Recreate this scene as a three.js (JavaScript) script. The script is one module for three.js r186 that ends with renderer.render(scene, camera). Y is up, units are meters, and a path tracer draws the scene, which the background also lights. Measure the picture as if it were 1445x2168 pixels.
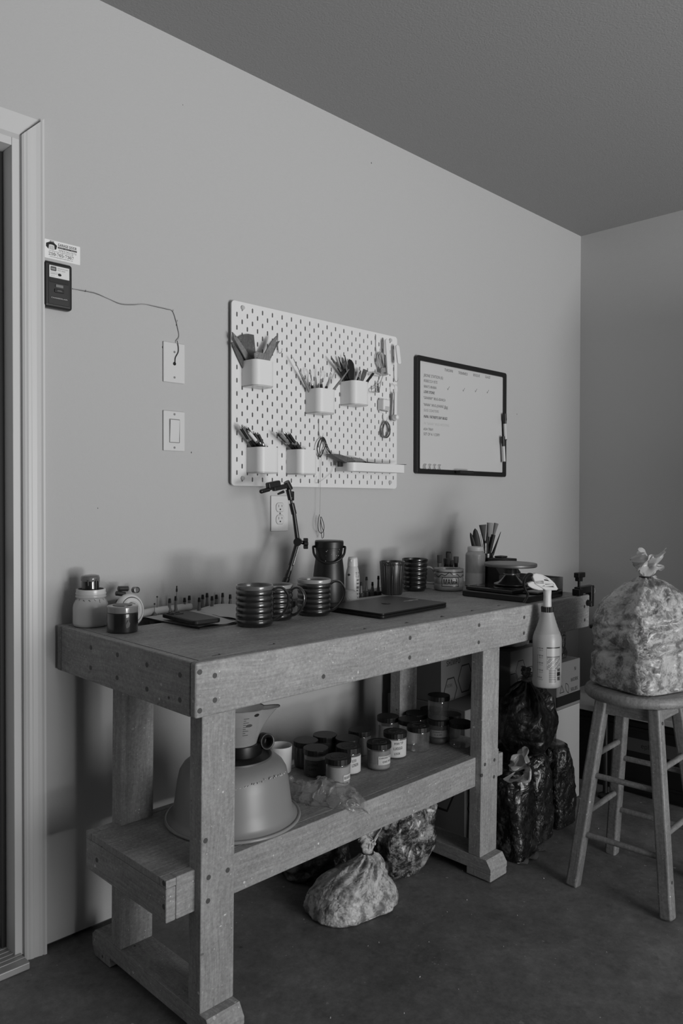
import * as THREE from 'three';
import { RoundedBoxGeometry } from 'three/addons/geometries/RoundedBoxGeometry.js';
import { mergeGeometries, mergeVertices } from 'three/addons/utils/BufferGeometryUtils.js';
import { RectAreaLightUniformsLib } from 'three/addons/lights/RectAreaLightUniformsLib.js';
import { createNoise2D, createNoise3D, createNoise4D } from 'simplex-noise';

// ---------------------------------------------------------------- camera, sky, daylight, exposure
const FOCAL = 1660;                                  // pixels of the 1445 x 2168 frame
const scene = new THREE.Scene();
const camera = new THREE.PerspectiveCamera(2 * Math.atan(1084 / FOCAL) * 180 / Math.PI, 1445 / 2168, 0.05, 60);
camera.rotation.order = 'YXZ';
camera.position.set(-1.4449, 1.1416, 1.9272);
camera.rotation.set(-0.0140, -0.7871, 0.0019);
camera.updateMatrixWorld(true);
const renderer = new THREE.WebGLRenderer({ antialias: true });
renderer.toneMapping = THREE.LinearToneMapping;
renderer.toneMappingExposure = 1.08;
renderer.shadowMap.enabled = true;
RectAreaLightUniformsLib.init();
scene.background = new THREE.Color().setRGB(0.6, 0.6, 0.6);
// daylight through the open garage door opposite the workbench wall: the sky in the opening, and the sunlit driveway in front of it that throws light upwards
const DOOR = { x0: -0.75, x1: 1.0, h: 2.05, z: 4.6 };
function daylight(name, level, x0, x1, size, pos, target) {
  const l = new THREE.RectAreaLight(new THREE.Color(1, 1, 1), level, x1 - x0, size);
  l.name = name; l.position.set((x0 + x1) / 2, ...pos); l.lookAt((x0 + x1) / 2, ...target); scene.add(l);
}
daylight('sky_in_garage_opening', 6.3, DOOR.x0 + 0.02, DOOR.x1 - 0.02, DOOR.h - 0.02, [DOOR.h / 2 - 0.05, DOOR.z + 0.02], [DOOR.h / 2 - 0.05, 0]);
daylight('sunlit_driveway_light', 37, -0.78, 0.14, 4.2, [-0.15, DOOR.z + 2.3], [4, DOOR.z + 2.3001]);

// ---------------------------------------------------------------- small helpers
function rng(seed) { let a = seed >>> 0; return () => { a = (a + 0x6D2B79F5) | 0; let t = Math.imul(a ^ (a >>> 15), 1 | a); t = (t + Math.imul(t ^ (t >>> 7), 61 | t)) ^ t; return ((t ^ (t >>> 14)) >>> 0) / 4294967296; }; }
const R0 = rng(11), N2 = createNoise2D(rng(5)), N3 = createNoise3D(rng(7)), N4 = createNoise4D(rng(13));
const V = (x, y, z) => new THREE.Vector3(x, y, z);
const lerp = (a, b, t) => a + (b - a) * t, clamp = (x, a, b) => Math.min(b, Math.max(a, x));
const smooth = (a, b, x) => { const t = clamp((x - a) / (b - a), 0, 1); return t * t * (3 - 2 * t); };
// a pixel gives a direction; the surface it touches gives the distance
const CP = camera.position.clone(), CF = V(0, 0, -1).applyQuaternion(camera.quaternion);
function ray(px, py) { return V((px - 722.5) / FOCAL, -(py - 1084) / FOCAL, -1).applyQuaternion(camera.quaternion); }
function hit(px, py, n, d) { const r = ray(px, py); return CP.clone().addScaledVector(r, (d - n.dot(CP)) / n.dot(r)); }
const onWall = (px, py, z = 0) => hit(px, py, V(0, 0, 1), z);
const SLOPE = 0.0145, floorY = (z) => -SLOPE * z;                       // the slab falls gently towards the garage door
const onFloor = (px, py, h = 0) => hit(px, py, V(0, 1, SLOPE), h);
const depthOf = (P) => P.clone().sub(CP).dot(CF), mpp = (P) => depthOf(P) / FOCAL;
const atDepth = (px, py, P) => { const r = ray(px, py); return CP.clone().addScaledVector(r, depthOf(P)); };
// workbench frame: u along the front edge, v up from the top surface, w towards the room
const BQ = new THREE.Quaternion().setFromEuler(new THREE.Euler(0.0145, 0.0061, 0, 'YXZ'));
const BO = V(-0.5418, 0.8164, 0.6170), BH = 0.8232, BL = 1.6563, BD = 0.6055, BT = 0.1141;
const bench = (u, v, w) => V(u, v, w).applyQuaternion(BQ).add(BO);
const toBench = (P) => P.clone().sub(BO).applyQuaternion(BQ.clone().invert());
const BV = V(0, 1, 0).applyQuaternion(BQ), BW = V(0, 0, 1).applyQuaternion(BQ), BU = V(1, 0, 0).applyQuaternion(BQ);
const onBench = (px, py, v = 0) => hit(px, py, BV, BV.dot(bench(0, v, 0)));
const onBenchFront = (px, py, w = 0) => toBench(hit(px, py, BW, BW.dot(bench(0, 0, w))));
const onBenchEnd = (px, py, u = 0) => toBench(hit(px, py, BU, BU.dot(bench(u, 0, 0))));
const SHELF = -0.457;
const onShelf = (px, py, h = 0) => onBench(px, py, SHELF + h);
// a round thing standing on a surface: front bottom pixel and half width in pixels -> centre of its base, radius, metres per pixel
function stand(px, py, rpx, fn = onBench, ...a) {
  let P = fn(px, py, ...a), m = mpp(P);
  const d = P.clone().sub(CP); d.y = 0; d.normalize();
  const C = P.clone().addScaledVector(d, rpx * m);
  m = mpp(C); C.m = m; C.r = rpx * m; return C;
}

// ---------------------------------------------------------------- names, things, parts
const taken = {};
function numbered(n) { const k = taken[n] = (taken[n] ?? -1) + 1; return k ? n + '_' + String(k).padStart(3, '0') : n; }
function shade(o) { o.traverse((m) => { if (m.isMesh) { m.castShadow = true; m.receiveShadow = true; } }); return o; }
function thing(name, label, category, pos, group) {
  const o = new THREE.Group(); o.name = numbered(name); o.userData = { label, category };
  if (group) o.userData.group = group;
  if (pos) o.position.copy(pos);
  scene.add(o); return o;
}
function part(parent, name, geo, mat, label) {
  const m = new THREE.Mesh(geo, mat); m.name = name; m.castShadow = m.receiveShadow = true;
  if (label) m.userData.label = label;
  parent.add(m); return m;
}
function single(name, label, category, geo, mat, pos, group) {
  const m = new THREE.Mesh(geo, mat); m.name = numbered(name); m.castShadow = m.receiveShadow = true;
  m.userData = { label, category }; if (group) m.userData.group = group;
  if (pos) m.position.copy(pos);
  scene.add(m); return m;
}
function struct(name, geo, mat, parent) {
  const m = new THREE.Mesh(geo, mat); m.name = parent ? name : numbered(name); m.castShadow = m.receiveShadow = true;
  if (!parent) m.userData.kind = 'structure';
  (parent ?? scene).add(m); return m;
}
function structGroup(name, label) { const o = new THREE.Group(); o.name = numbered(name); o.userData = { kind: 'structure' }; if (label) o.userData.label = label; scene.add(o); return o; }

// ---------------------------------------------------------------- geometry
function clean(g) { if (g.index) g = g.toNonIndexed(); for (const k of Object.keys(g.attributes)) if (!['position', 'normal', 'uv'].includes(k)) g.deleteAttribute(k); if (!g.attributes.uv) g.setAttribute('uv', new THREE.BufferAttribute(new Float32Array(g.attributes.position.count * 2), 2)); return g; }
const merge = (...l) => mergeGeometries(l.flat().map(clean));
const moved = (g, x, y, z) => g.translate(x, y, z);
// uv in metres from the faces, grain along an axis
function boxUV(g, grain = 0, off = [0, 0]) {
  g = clean(g); const p = g.attributes.position, n = g.attributes.normal, uv = g.attributes.uv;
  for (let i = 0; i < p.count; i += 3) {
    const a = [0, 0, 0]; for (let q = i; q < i + 3; q++) { a[0] += n.getX(q); a[1] += n.getY(q); a[2] += n.getZ(q); }
    const [ax, ay, az] = a.map(Math.abs), k = ax > ay && ax > az ? 0 : ay > az ? 1 : 2, rest = [0, 1, 2].filter((q) => q !== k);
    const U = rest.includes(grain) ? grain : rest[0], W = rest.find((q) => q !== U);
    for (let q = i; q < i + 3; q++) { const c = [p.getX(q), p.getY(q), p.getZ(q)]; uv.setXY(q, c[U] + off[0], c[W] + off[1]); }
  }
  return g;
}
function box(x0, x1, y0, y1, z0, z1, r = 0.002, seg = 1) {
  const w = x1 - x0, h = y1 - y0, d = z1 - z0;
  const g = r > 0 ? new RoundedBoxGeometry(w, h, d, seg, Math.min(r, w / 2.01, h / 2.01, d / 2.01)) : new THREE.BoxGeometry(w, h, d);
  return g.translate((x0 + x1) / 2, (y0 + y1) / 2, (z0 + z1) / 2);
}
let woodShift = 0;
const plank = (x0, x1, y0, y1, z0, z1, grain = 0, r = 0.002) => boxUV(box(x0, x1, y0, y1, z0, z1, r, 1), grain, [woodShift += 0.37, woodShift * 0.73]);
const lathe = (pts, seg = 40) => new THREE.LatheGeometry(pts.map(([r, y]) => new THREE.Vector2(Math.max(r, 1e-5), y)), seg);
function rod(a, b, r0, r1 = r0, seg = 10) {
  const d = b.clone().sub(a), g = new THREE.CylinderGeometry(r1, r0, d.length(), seg, 1);
  g.applyQuaternion(new THREE.Quaternion().setFromUnitVectors(V(0, 1, 0), d.clone().normalize()));
  return g.translate((a.x + b.x) / 2, (a.y + b.y) / 2, (a.z + b.z) / 2);
}
const curve = (pts, closed = false) => new THREE.CatmullRomCurve3(pts.map((p) => p.isVector3 ? p : V(...p)), closed, 'catmullrom', 0.5);
const tube = (pts, r, n = 32, seg = 8, closed = false) => new THREE.TubeGeometry(curve(pts, closed), n, r, seg, closed);
// a swept strap: elliptical section a x b along a curve, side vector given
function strap(pts, a, b, side, n = 28, seg = 12, taper = null) {
  const c = curve(pts), pos = [], idx = [], uv = [];
  for (let i = 0; i <= n; i++) {
    const t = i / n, P = c.getPoint(t), T = c.getTangent(t), S = side.clone().addScaledVector(T, -side.dot(T)).normalize(), U = T.clone().cross(S), k = taper ? taper(t) : 1;
    for (let j = 0; j <= seg; j++) { const q = j / seg * Math.PI * 2, Q = P.clone().addScaledVector(S, Math.cos(q) * a * k).addScaledVector(U, Math.sin(q) * b * k); pos.push(Q.x, Q.y, Q.z); uv.push(t, j / seg); }
  }
  for (let i = 0; i < n; i++) for (let j = 0; j < seg; j++) { const k = i * (seg + 1) + j; idx.push(k, k + seg + 1, k + 1, k + 1, k + seg + 1, k + seg + 2); }
  const g = new THREE.BufferGeometry(); g.setAttribute('position', new THREE.Float32BufferAttribute(pos, 3)); g.setAttribute('uv', new THREE.Float32BufferAttribute(uv, 2)); g.setIndex(idx); g.computeVertexNormals(); return g;
}
function shapeOf(pts) { const s = new THREE.Shape(); pts.forEach(([x, y], i) => i ? s.lineTo(x, y) : s.moveTo(x, y)); s.closePath(); return s; }
function rrect(x0, y0, x1, y1, r, seg = 5) { const p = []; for (const [cx, cy, a] of [[x1 - r, y1 - r, 0], [x0 + r, y1 - r, 1], [x0 + r, y0 + r, 2], [x1 - r, y0 + r, 3]]) for (let i = 0; i <= seg; i++) { const q = (a + i / seg) * Math.PI / 2; p.push([cx + Math.cos(q) * r, cy + Math.sin(q) * r]); } return p; }
const extrude = (pts, t, bevel = 0, holes = []) => { const s = Array.isArray(pts) ? shapeOf(pts) : pts; for (const h of holes) s.holes.push(shapeOf(h)); return new THREE.ExtrudeGeometry(s, { depth: t - 2 * bevel, bevelEnabled: bevel > 0, bevelThickness: bevel, bevelSize: bevel, bevelOffset: -bevel, bevelSegments: 2, curveSegments: 8 }).translate(0, 0, bevel); };
// surface from a grid function f(s, t) -> Vector3
function surf(f, nu, nv) {
  const pos = [], uv = [], idx = [];
  for (let j = 0; j <= nv; j++) for (let i = 0; i <= nu; i++) { const P = f(i / nu, j / nv); pos.push(P.x, P.y, P.z); uv.push(P.u ?? i / nu, P.v ?? j / nv); }
  for (let j = 0; j < nv; j++) for (let i = 0; i < nu; i++) { const k = j * (nu + 1) + i; idx.push(k, k + 1, k + nu + 1, k + 1, k + nu + 2, k + nu + 1); }
  const g = new THREE.BufferGeometry(); g.setAttribute('position', new THREE.Float32BufferAttribute(pos, 3)); g.setAttribute('uv', new THREE.Float32BufferAttribute(uv, 2)); g.setIndex(idx); g.computeVertexNormals(); return g;
}
function weld(g) { const n = g.attributes.normal, p = g.attributes.position, map = new Map(); for (let i = 0; i < p.count; i++) { const k = [p.getX(i), p.getY(i), p.getZ(i)].map((x) => Math.round(x * 2e4)).join(); (map.get(k) ?? map.set(k, []).get(k)).push(i); } for (const l of map.values()) if (l.length > 1) { const s = V(0, 0, 0); for (const i of l) s.add(V(n.getX(i), n.getY(i), n.getZ(i))); s.normalize(); for (const i of l) n.setXYZ(i, s.x, s.y, s.z); } return g; }

// ---------------------------------------------------------------- textures and materials
function dataTex(w, h, fn, colour = false, rep = null) {
  const d = new Uint8Array(w * h * 4);
  for (let j = 0; j < h; j++) for (let i = 0; i < w; i++) { const v = clamp(Math.round(fn(i / w, j / h) * 255), 0, 255), k = (j * w + i) * 4; d[k] = d[k + 1] = d[k + 2] = v; d[k + 3] = 255; }
  const t = new THREE.DataTexture(d, w, h); t.magFilter = THREE.LinearFilter; t.minFilter = THREE.LinearMipmapLinearFilter; t.generateMipmaps = true; t.wrapS = t.wrapT = THREE.RepeatWrapping;
  if (colour) t.colorSpace = THREE.SRGBColorSpace;
  if (rep) t.repeat.set(rep[0], rep[1]);
  t.needsUpdate = true; return t;
}
// noise that repeats over the unit square
function tile(x, y, fx, fy, s = 0) { const a = x * 6.28318531, b = y * 6.28318531, p = fx / 6.28318531, q = fy / 6.28318531, o = s * 17.31; return N4(Math.cos(a) * p + o, Math.sin(a) * p - o, Math.cos(b) * q + o * 0.7, Math.sin(b) * q); }
function canvasTex(w, h, draw, colour = true) {
  const c = document.createElement('canvas'); c.width = w; c.height = h; const g = c.getContext('2d'); draw(g, w, h);
  const t = new THREE.CanvasTexture(c); if (colour) t.colorSpace = THREE.SRGBColorSpace; t.anisotropy = 8; return t;
}
const grey = (v) => `rgb(${Math.round(v)},${Math.round(v)},${Math.round(v)})`;
function M(lin, rough = 0.6, o = {}) { const c = new THREE.Color().setRGB(lin, lin, lin); return new (o.clearcoat || o.transmission || o.sheen ? THREE.MeshPhysicalMaterial : THREE.MeshStandardMaterial)({ color: c, roughness: rough, metalness: 0, ...o }); }
const T = {};
T.peel = dataTex(512, 512, (x, y) => 0.5 + 0.28 * tile(x, y, 60, 60, 1) + 0.16 * tile(x, y, 130, 130, 2), false);
T.grain = dataTex(256, 256, (x, y) => 0.5 + 0.3 * tile(x, y, 70, 70, 3) + 0.2 * tile(x, y, 30, 30, 4), false);
// weathered, glue- and clay-spotted timber, one metre square, grain along u
function wood(seed, base, amp, specks) {
  const r = rng(seed), S = 1024, sp = new Float32Array(S * S);
  for (let i = 0; i < specks; i++) {
    const cx = r() * S, cy = r() * S, a = r() < 0.03 ? 1.6 + r() * 2.2 : 0.55 + r() * 0.8, drip = r() < 0.10 ? 1.6 + r() * 2 : 1, v = (r() < 0.82 ? 1 : -1) * (0.1 + 0.22 * r());
    for (let y = -Math.ceil(a * drip); y <= a * drip; y++) for (let x = -Math.ceil(a); x <= a; x++) { if ((x / a) ** 2 + (y / a / drip) ** 2 > 1) continue; const k = ((Math.floor(cy + y) + 4 * S) % S) * S + (Math.floor(cx + x) + 4 * S) % S; sp[k] = v; }
  }
  const f = (x, y) => {
    const warp = 0.012 * tile(x, y, 3, 3, seed) + 0.004 * tile(x, y, 9, 9, seed + 1), yy = y + warp;
    const ring = Math.sin((yy * 46 + 3 * tile(x, y, 2, 5, seed + 2)) * 6.283) * 0.09;
    const fine = tile(x, yy, 7, 170, seed + 3) * 0.5 + tile(x, yy, 16, 330, seed + 4) * 0.35, patch = tile(x, y, 4, 7, seed + 5) * 0.6 + tile(x, y, 13, 17, seed + 6) * 0.4;
    const mott = tile(x, y, 90, 90, seed + 7) * 0.4 + tile(x, y, 220, 220, seed + 8) * 0.35;
    return base + amp * (ring + fine * 0.75 + patch * 0.65 + mott * 1.15);
  };
  const col = dataTex(S, S, (x, y) => f(x, y) + sp[Math.floor(y * S) * S + Math.floor(x * S)], true);
  return col;
}
T.wood = wood(21, 0.59, 0.115, 1500);
T.woodTop = wood(33, 0.57, 0.12, 900);
T.stool = wood(47, 0.50, 0.11, 800);
T.woodBump = dataTex(512, 512, (x, y) => 0.5 + 0.25 * tile(x, y, 6, 160, 50) + 0.2 * tile(x, y, 120, 120, 51), false);
T.crinkle = dataTex(1024, 1024, (x, y) => { // creased film: ridges of several sizes
  let v = 0; const wx = x + 0.03 * tile(x, y, 4, 4, 61), wy = y + 0.03 * tile(x, y, 4, 4, 62);
  for (const [f, a, s] of [[4, 0.55, 63], [9, 0.3, 64], [21, 0.16, 65]]) { const n = 1 - Math.abs(tile(wx, wy, f, f, s)) * 1.5; v += a * Math.max(0, n) ** 2; }
  return clamp(0.1 + 0.85 * v, 0, 1);
}, false);
// ---------------------------------------------------------------- the room
const XC = 2.1723, YC = 2.462, ZF = DOOR.z, XL = -3.6, TH = 0.12;
const peel = (s) => { const t = T.peel.clone(); t.repeat.set(s, s); t.needsUpdate = true; return t; };
const mWall = M(0.5, 0.85, { bumpMap: peel(2.2), bumpScale: 0.0006 });
const mWallRight = M(0.46, 0.85, { bumpMap: peel(2.2), bumpScale: 0.0006 });
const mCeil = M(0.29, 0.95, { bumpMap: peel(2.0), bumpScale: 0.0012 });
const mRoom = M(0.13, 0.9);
// floor: stained, trowelled concrete with spatters
T.concrete = dataTex(2048, 2048, (x, y) => {
  const big = tile(x, y, 5, 5, 71) * 0.5 + tile(x, y, 12, 12, 72) * 0.35 + tile(x, y, 30, 30, 73) * 0.3, mid = tile(x, y, 80, 80, 74) * 0.3 + tile(x, y, 190, 190, 75) * 0.25, fine = tile(x, y, 520, 520, 76) * 0.25;
  return 0.395 + 0.12 * big + 0.11 * mid + 0.11 * fine;
}, true);
{
  const d = T.concrete.image.data, S = 2048, r = rng(90);
  for (let i = 0; i < 900; i++) {
    const cx = r() * S, cy = r() * S, a = i < 14 ? 5 + r() * 7 : i < 90 ? 2 + r() * 3 : 0.8 + r() * 1.2, k0 = r(), dv = i < 14 ? (k0 < 0.5 ? -16 : 26) : k0 < 0.4 ? -22 : 30 + 55 * r(), e = 0.5 + r() * 0.5, ph = r() * 6.28;
    for (let y = -Math.ceil(a * 1.4); y <= a * 1.4; y++) for (let x = -Math.ceil(a * 1.4); x <= a * 1.4; x++) {
      const q = Math.atan2(y, x), rr = Math.hypot(x, y) / (a * (1 + 0.22 * Math.sin(3 * q + ph) + 0.12 * Math.sin(7 * q)));
      if (rr > 1) continue; const k = (((Math.floor(cy + y) + S) % S) * S + (Math.floor(cx + x) + S) % S) * 4;
      for (let c = 0; c < 3; c++) d[k + c] = clamp(d[k + c] + dv * e, 0, 255);
    }
  }
}
T.concreteBump = dataTex(512, 512, (x, y) => 0.5 + 0.25 * tile(x, y, 20, 20, 77) + 0.25 * tile(x, y, 110, 110, 78), false);
const mFloor = new THREE.MeshStandardMaterial({ map: T.concrete, roughness: 0.62, bumpMap: T.concreteBump, bumpScale: 0.0012 });
{
  const g = boxUV(new THREE.BoxGeometry(XC - XL + 2 * TH, 0.15, ZF + 2 * TH + 0.2), 0); const uv = g.attributes.uv; for (let i = 0; i < uv.count; i++) uv.setXY(i, uv.getX(i) / 2.1, uv.getY(i) / 2.1);
  const f = struct('floor', g, mFloor); f.rotation.x = SLOPE; f.position.set((XC + XL) / 2, -0.075 - SLOPE * ZF / 2, ZF / 2);
}
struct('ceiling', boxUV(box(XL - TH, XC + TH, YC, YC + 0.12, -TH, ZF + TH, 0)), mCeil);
// door opening in the workbench wall, its right casing in view
const CW = 0.057, DX = onWall(96.5, 1100, 0.02).x - CW, DTOP = onWall(94.5, 252, 0.02).y - CW - 0.01;     // inner edge of the casing and its head
const DW = 0.86;
struct('wall_left', boxUV(merge(box(DX, XC + TH, 0.012, YC, -TH, 0, 0), box(DX - DW, DX, DTOP, YC, -TH, 0, 0), box(XL - TH, DX - DW, 0.012, YC, -TH, 0, 0))), mWall);
{ // old nail holes in the paint
  const w = scene.children.find((o) => o.name === 'wall_left'), m = M(0.03, 0.9);
  for (const [x, y, r] of [[786, 345, 0.0022], [405, 958, 0.0018], [1094, 877, 0.002], [373, 688, 0.0015], [344, 735, 0.0022], [207, 1076, 0.0012], [387, 222, 0.0011]]) { const P = onWall(x, y, 0.0004); part(w, 'nail_hole', new THREE.SphereGeometry(r, 8, 6).scale(0.8, 1.5, 0.25).translate(P.x, P.y, 0), m); }
}
struct('trim_1', box(DX, XC + TH, -0.12, 0.0118, -TH, -0.016, 0), M(0.06, 0.9));
struct('wall_right', boxUV(box(XC, XC + TH, -0.12, YC, 0, ZF, 0)), mWallRight);
struct('wall_far', boxUV(box(XL - TH, XL, -0.12, YC, 0, ZF, 0)), mRoom);
struct('wall_front', boxUV(merge(box(XL - TH, DOOR.x0, -0.2, YC, ZF, ZF + TH, 0), box(DOOR.x1, XC + TH, -0.2, YC, ZF, ZF + TH, 0), box(DOOR.x0, DOOR.x1, DOOR.h, YC, ZF, ZF + TH, 0))), mRoom);
// driveway outside, so that daylight is not falling on nothing
struct('driveway', boxUV(box(-6, 6, -0.3, -0.16, ZF + TH + 0.1, 12, 0)), M(0.45, 0.9));

// tall storage cabinet along the right wall beside the garage opening, out of the frame: it shades the low corner
{
  const c = thing('storage_cabinet', 'dark storage cabinet standing along the right wall near the garage opening', 'cabinet', V(1.87, floorY(2.6) - 0.02, 2.6)), m = M(0.08, 0.6);
  part(c, 'body', box(-0.38, 0.28, 0.05, 1.55, -0.9, 0.9, 0.004), m); part(c, 'plinth', box(-0.35, 0.27, 0, 0.05, -0.88, 0.88, 0), m);
  for (let i = 0; i < 3; i++) { const d = part(c, 'door', box(-0.4, -0.382, 0.07, 1.53, -0.88 + i * 0.59, -0.31 + i * 0.59, 0.003), m); part(d, 'handle', rod(V(-0.408, 0.7, -0.35 + i * 0.59), V(-0.408, 0.85, -0.35 + i * 0.59), 0.006), M(0.3, 0.3, { metalness: 0.8 })); }
}

// entry door with casing, jamb and stop
{
  const mTrim = M(0.63, 0.42), mDark = M(0.02, 0.6), mSlab = M(0.5, 0.5), mAlu = M(0.42, 0.45, { metalness: 0.4 });
  const d = structGroup('door_1', 'white painted door frame');
  
  // moulded casing: stepped profile swept up the jamb and along the head
  const prof = [[0.006, 0], [0.006, 0.010], [0.012, 0.0135], [0.016, 0.0125], [0.022, 0.0150], [0.030, 0.0160], [0.034, 0.0150], [0.048, 0.0165], [0.058, 0.0190], [0.060, 0.0165], [0.066, 0.0205], [0.0725, 0.0205], [0.073, 0.0195], [0.073, 0]].map(([x, z]) => [x * CW / 0.073, z]);
  const side = extrude(prof.map(([x, z]) => [x, -z]), 1, 0).rotateX(-Math.PI / 2);
  const L = DTOP + 0.01; const p = side.attributes.position;
  // mitre the upper end at 45 degrees
  for (let i = 0; i < p.count; i++) p.setY(i, p.getY(i) > 0.5 ? L + p.getX(i) : -0.004);
  side.computeVertexNormals(); side.translate(DX, 0, 0.0005);
  part(d, 'casing', boxUV(side, 1), mTrim);
  const head = extrude(prof.map(([x, z]) => [-z, x]), 1, 0).rotateY(-Math.PI / 2); const q = head.attributes.position;
  // extrude runs along -x after the turn; place from the far side to the mitre
  for (let i = 0; i < q.count; i++) { const far = q.getX(i) < -0.5, y = q.getY(i), z = q.getZ(i); q.setXYZ(i, far ? DX - DW - y : DX + y - 0.0016, L + y + 0.0016, -z * -1); }
  head.computeVertexNormals(); head.translate(0, 0, 0.0005);
  part(d, 'casing', boxUV(head, 0), mTrim);
  part(d, 'jamb', box(DX - 0.017, DX + 0.001, 0.002, DTOP + 0.004, -TH - 0.02, 0.004, 0.0015), mTrim);
  part(d, 'jamb', box(DX - DW, DX - 0.0172, DTOP - 0.016, DTOP + 0.004, -TH - 0.02, 0.004, 0.0015), mTrim);
  part(d, 'stop', box(DX - 0.029, DX - 0.0172, 0.02, DTOP - 0.017, -0.075, -0.048, 0.001), mDark, 'black weather strip');
  part(d, 'slab', box(DX - DW + 0.02, DX - 0.022, 0.03, DTOP - 0.02, -0.115, -0.077, 0.002), mSlab);
  const knob = lathe([[0, 0], [0.026, 0], [0.026, 0.006], [0.012, 0.01], [0.011, 0.03], [0.022, 0.04], [0.027, 0.052], [0.022, 0.064], [0, 0.068]], 24).rotateX(Math.PI / 2).translate(DX - 0.022 - 0.065, 0.98, -0.077);
  part(d, 'knob', knob, M(0.05, 0.3, { metalness: 0.8 }));
  const th = part(d, 'threshold', merge(box(DX - DW, DX - 0.001, 0, 0.018, -TH - 0.02, 0.055, 0.003), ...[0, 1, 2, 3, 4, 5, 6].map((i) => box(DX - DW, DX - 0.003, 0.018, 0.0205, -0.085 + i * 0.018, -0.078 + i * 0.018, 0.001))), mAlu, 'ribbed aluminium sill');
}
// something lies behind the entry door: a plain dark room wall, so that no sky shows
struct('wall_hall', box(DX - DW - 0.6, DX + 0.5, -0.1, YC, -0.9, -0.8, 0), mRoom);
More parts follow.
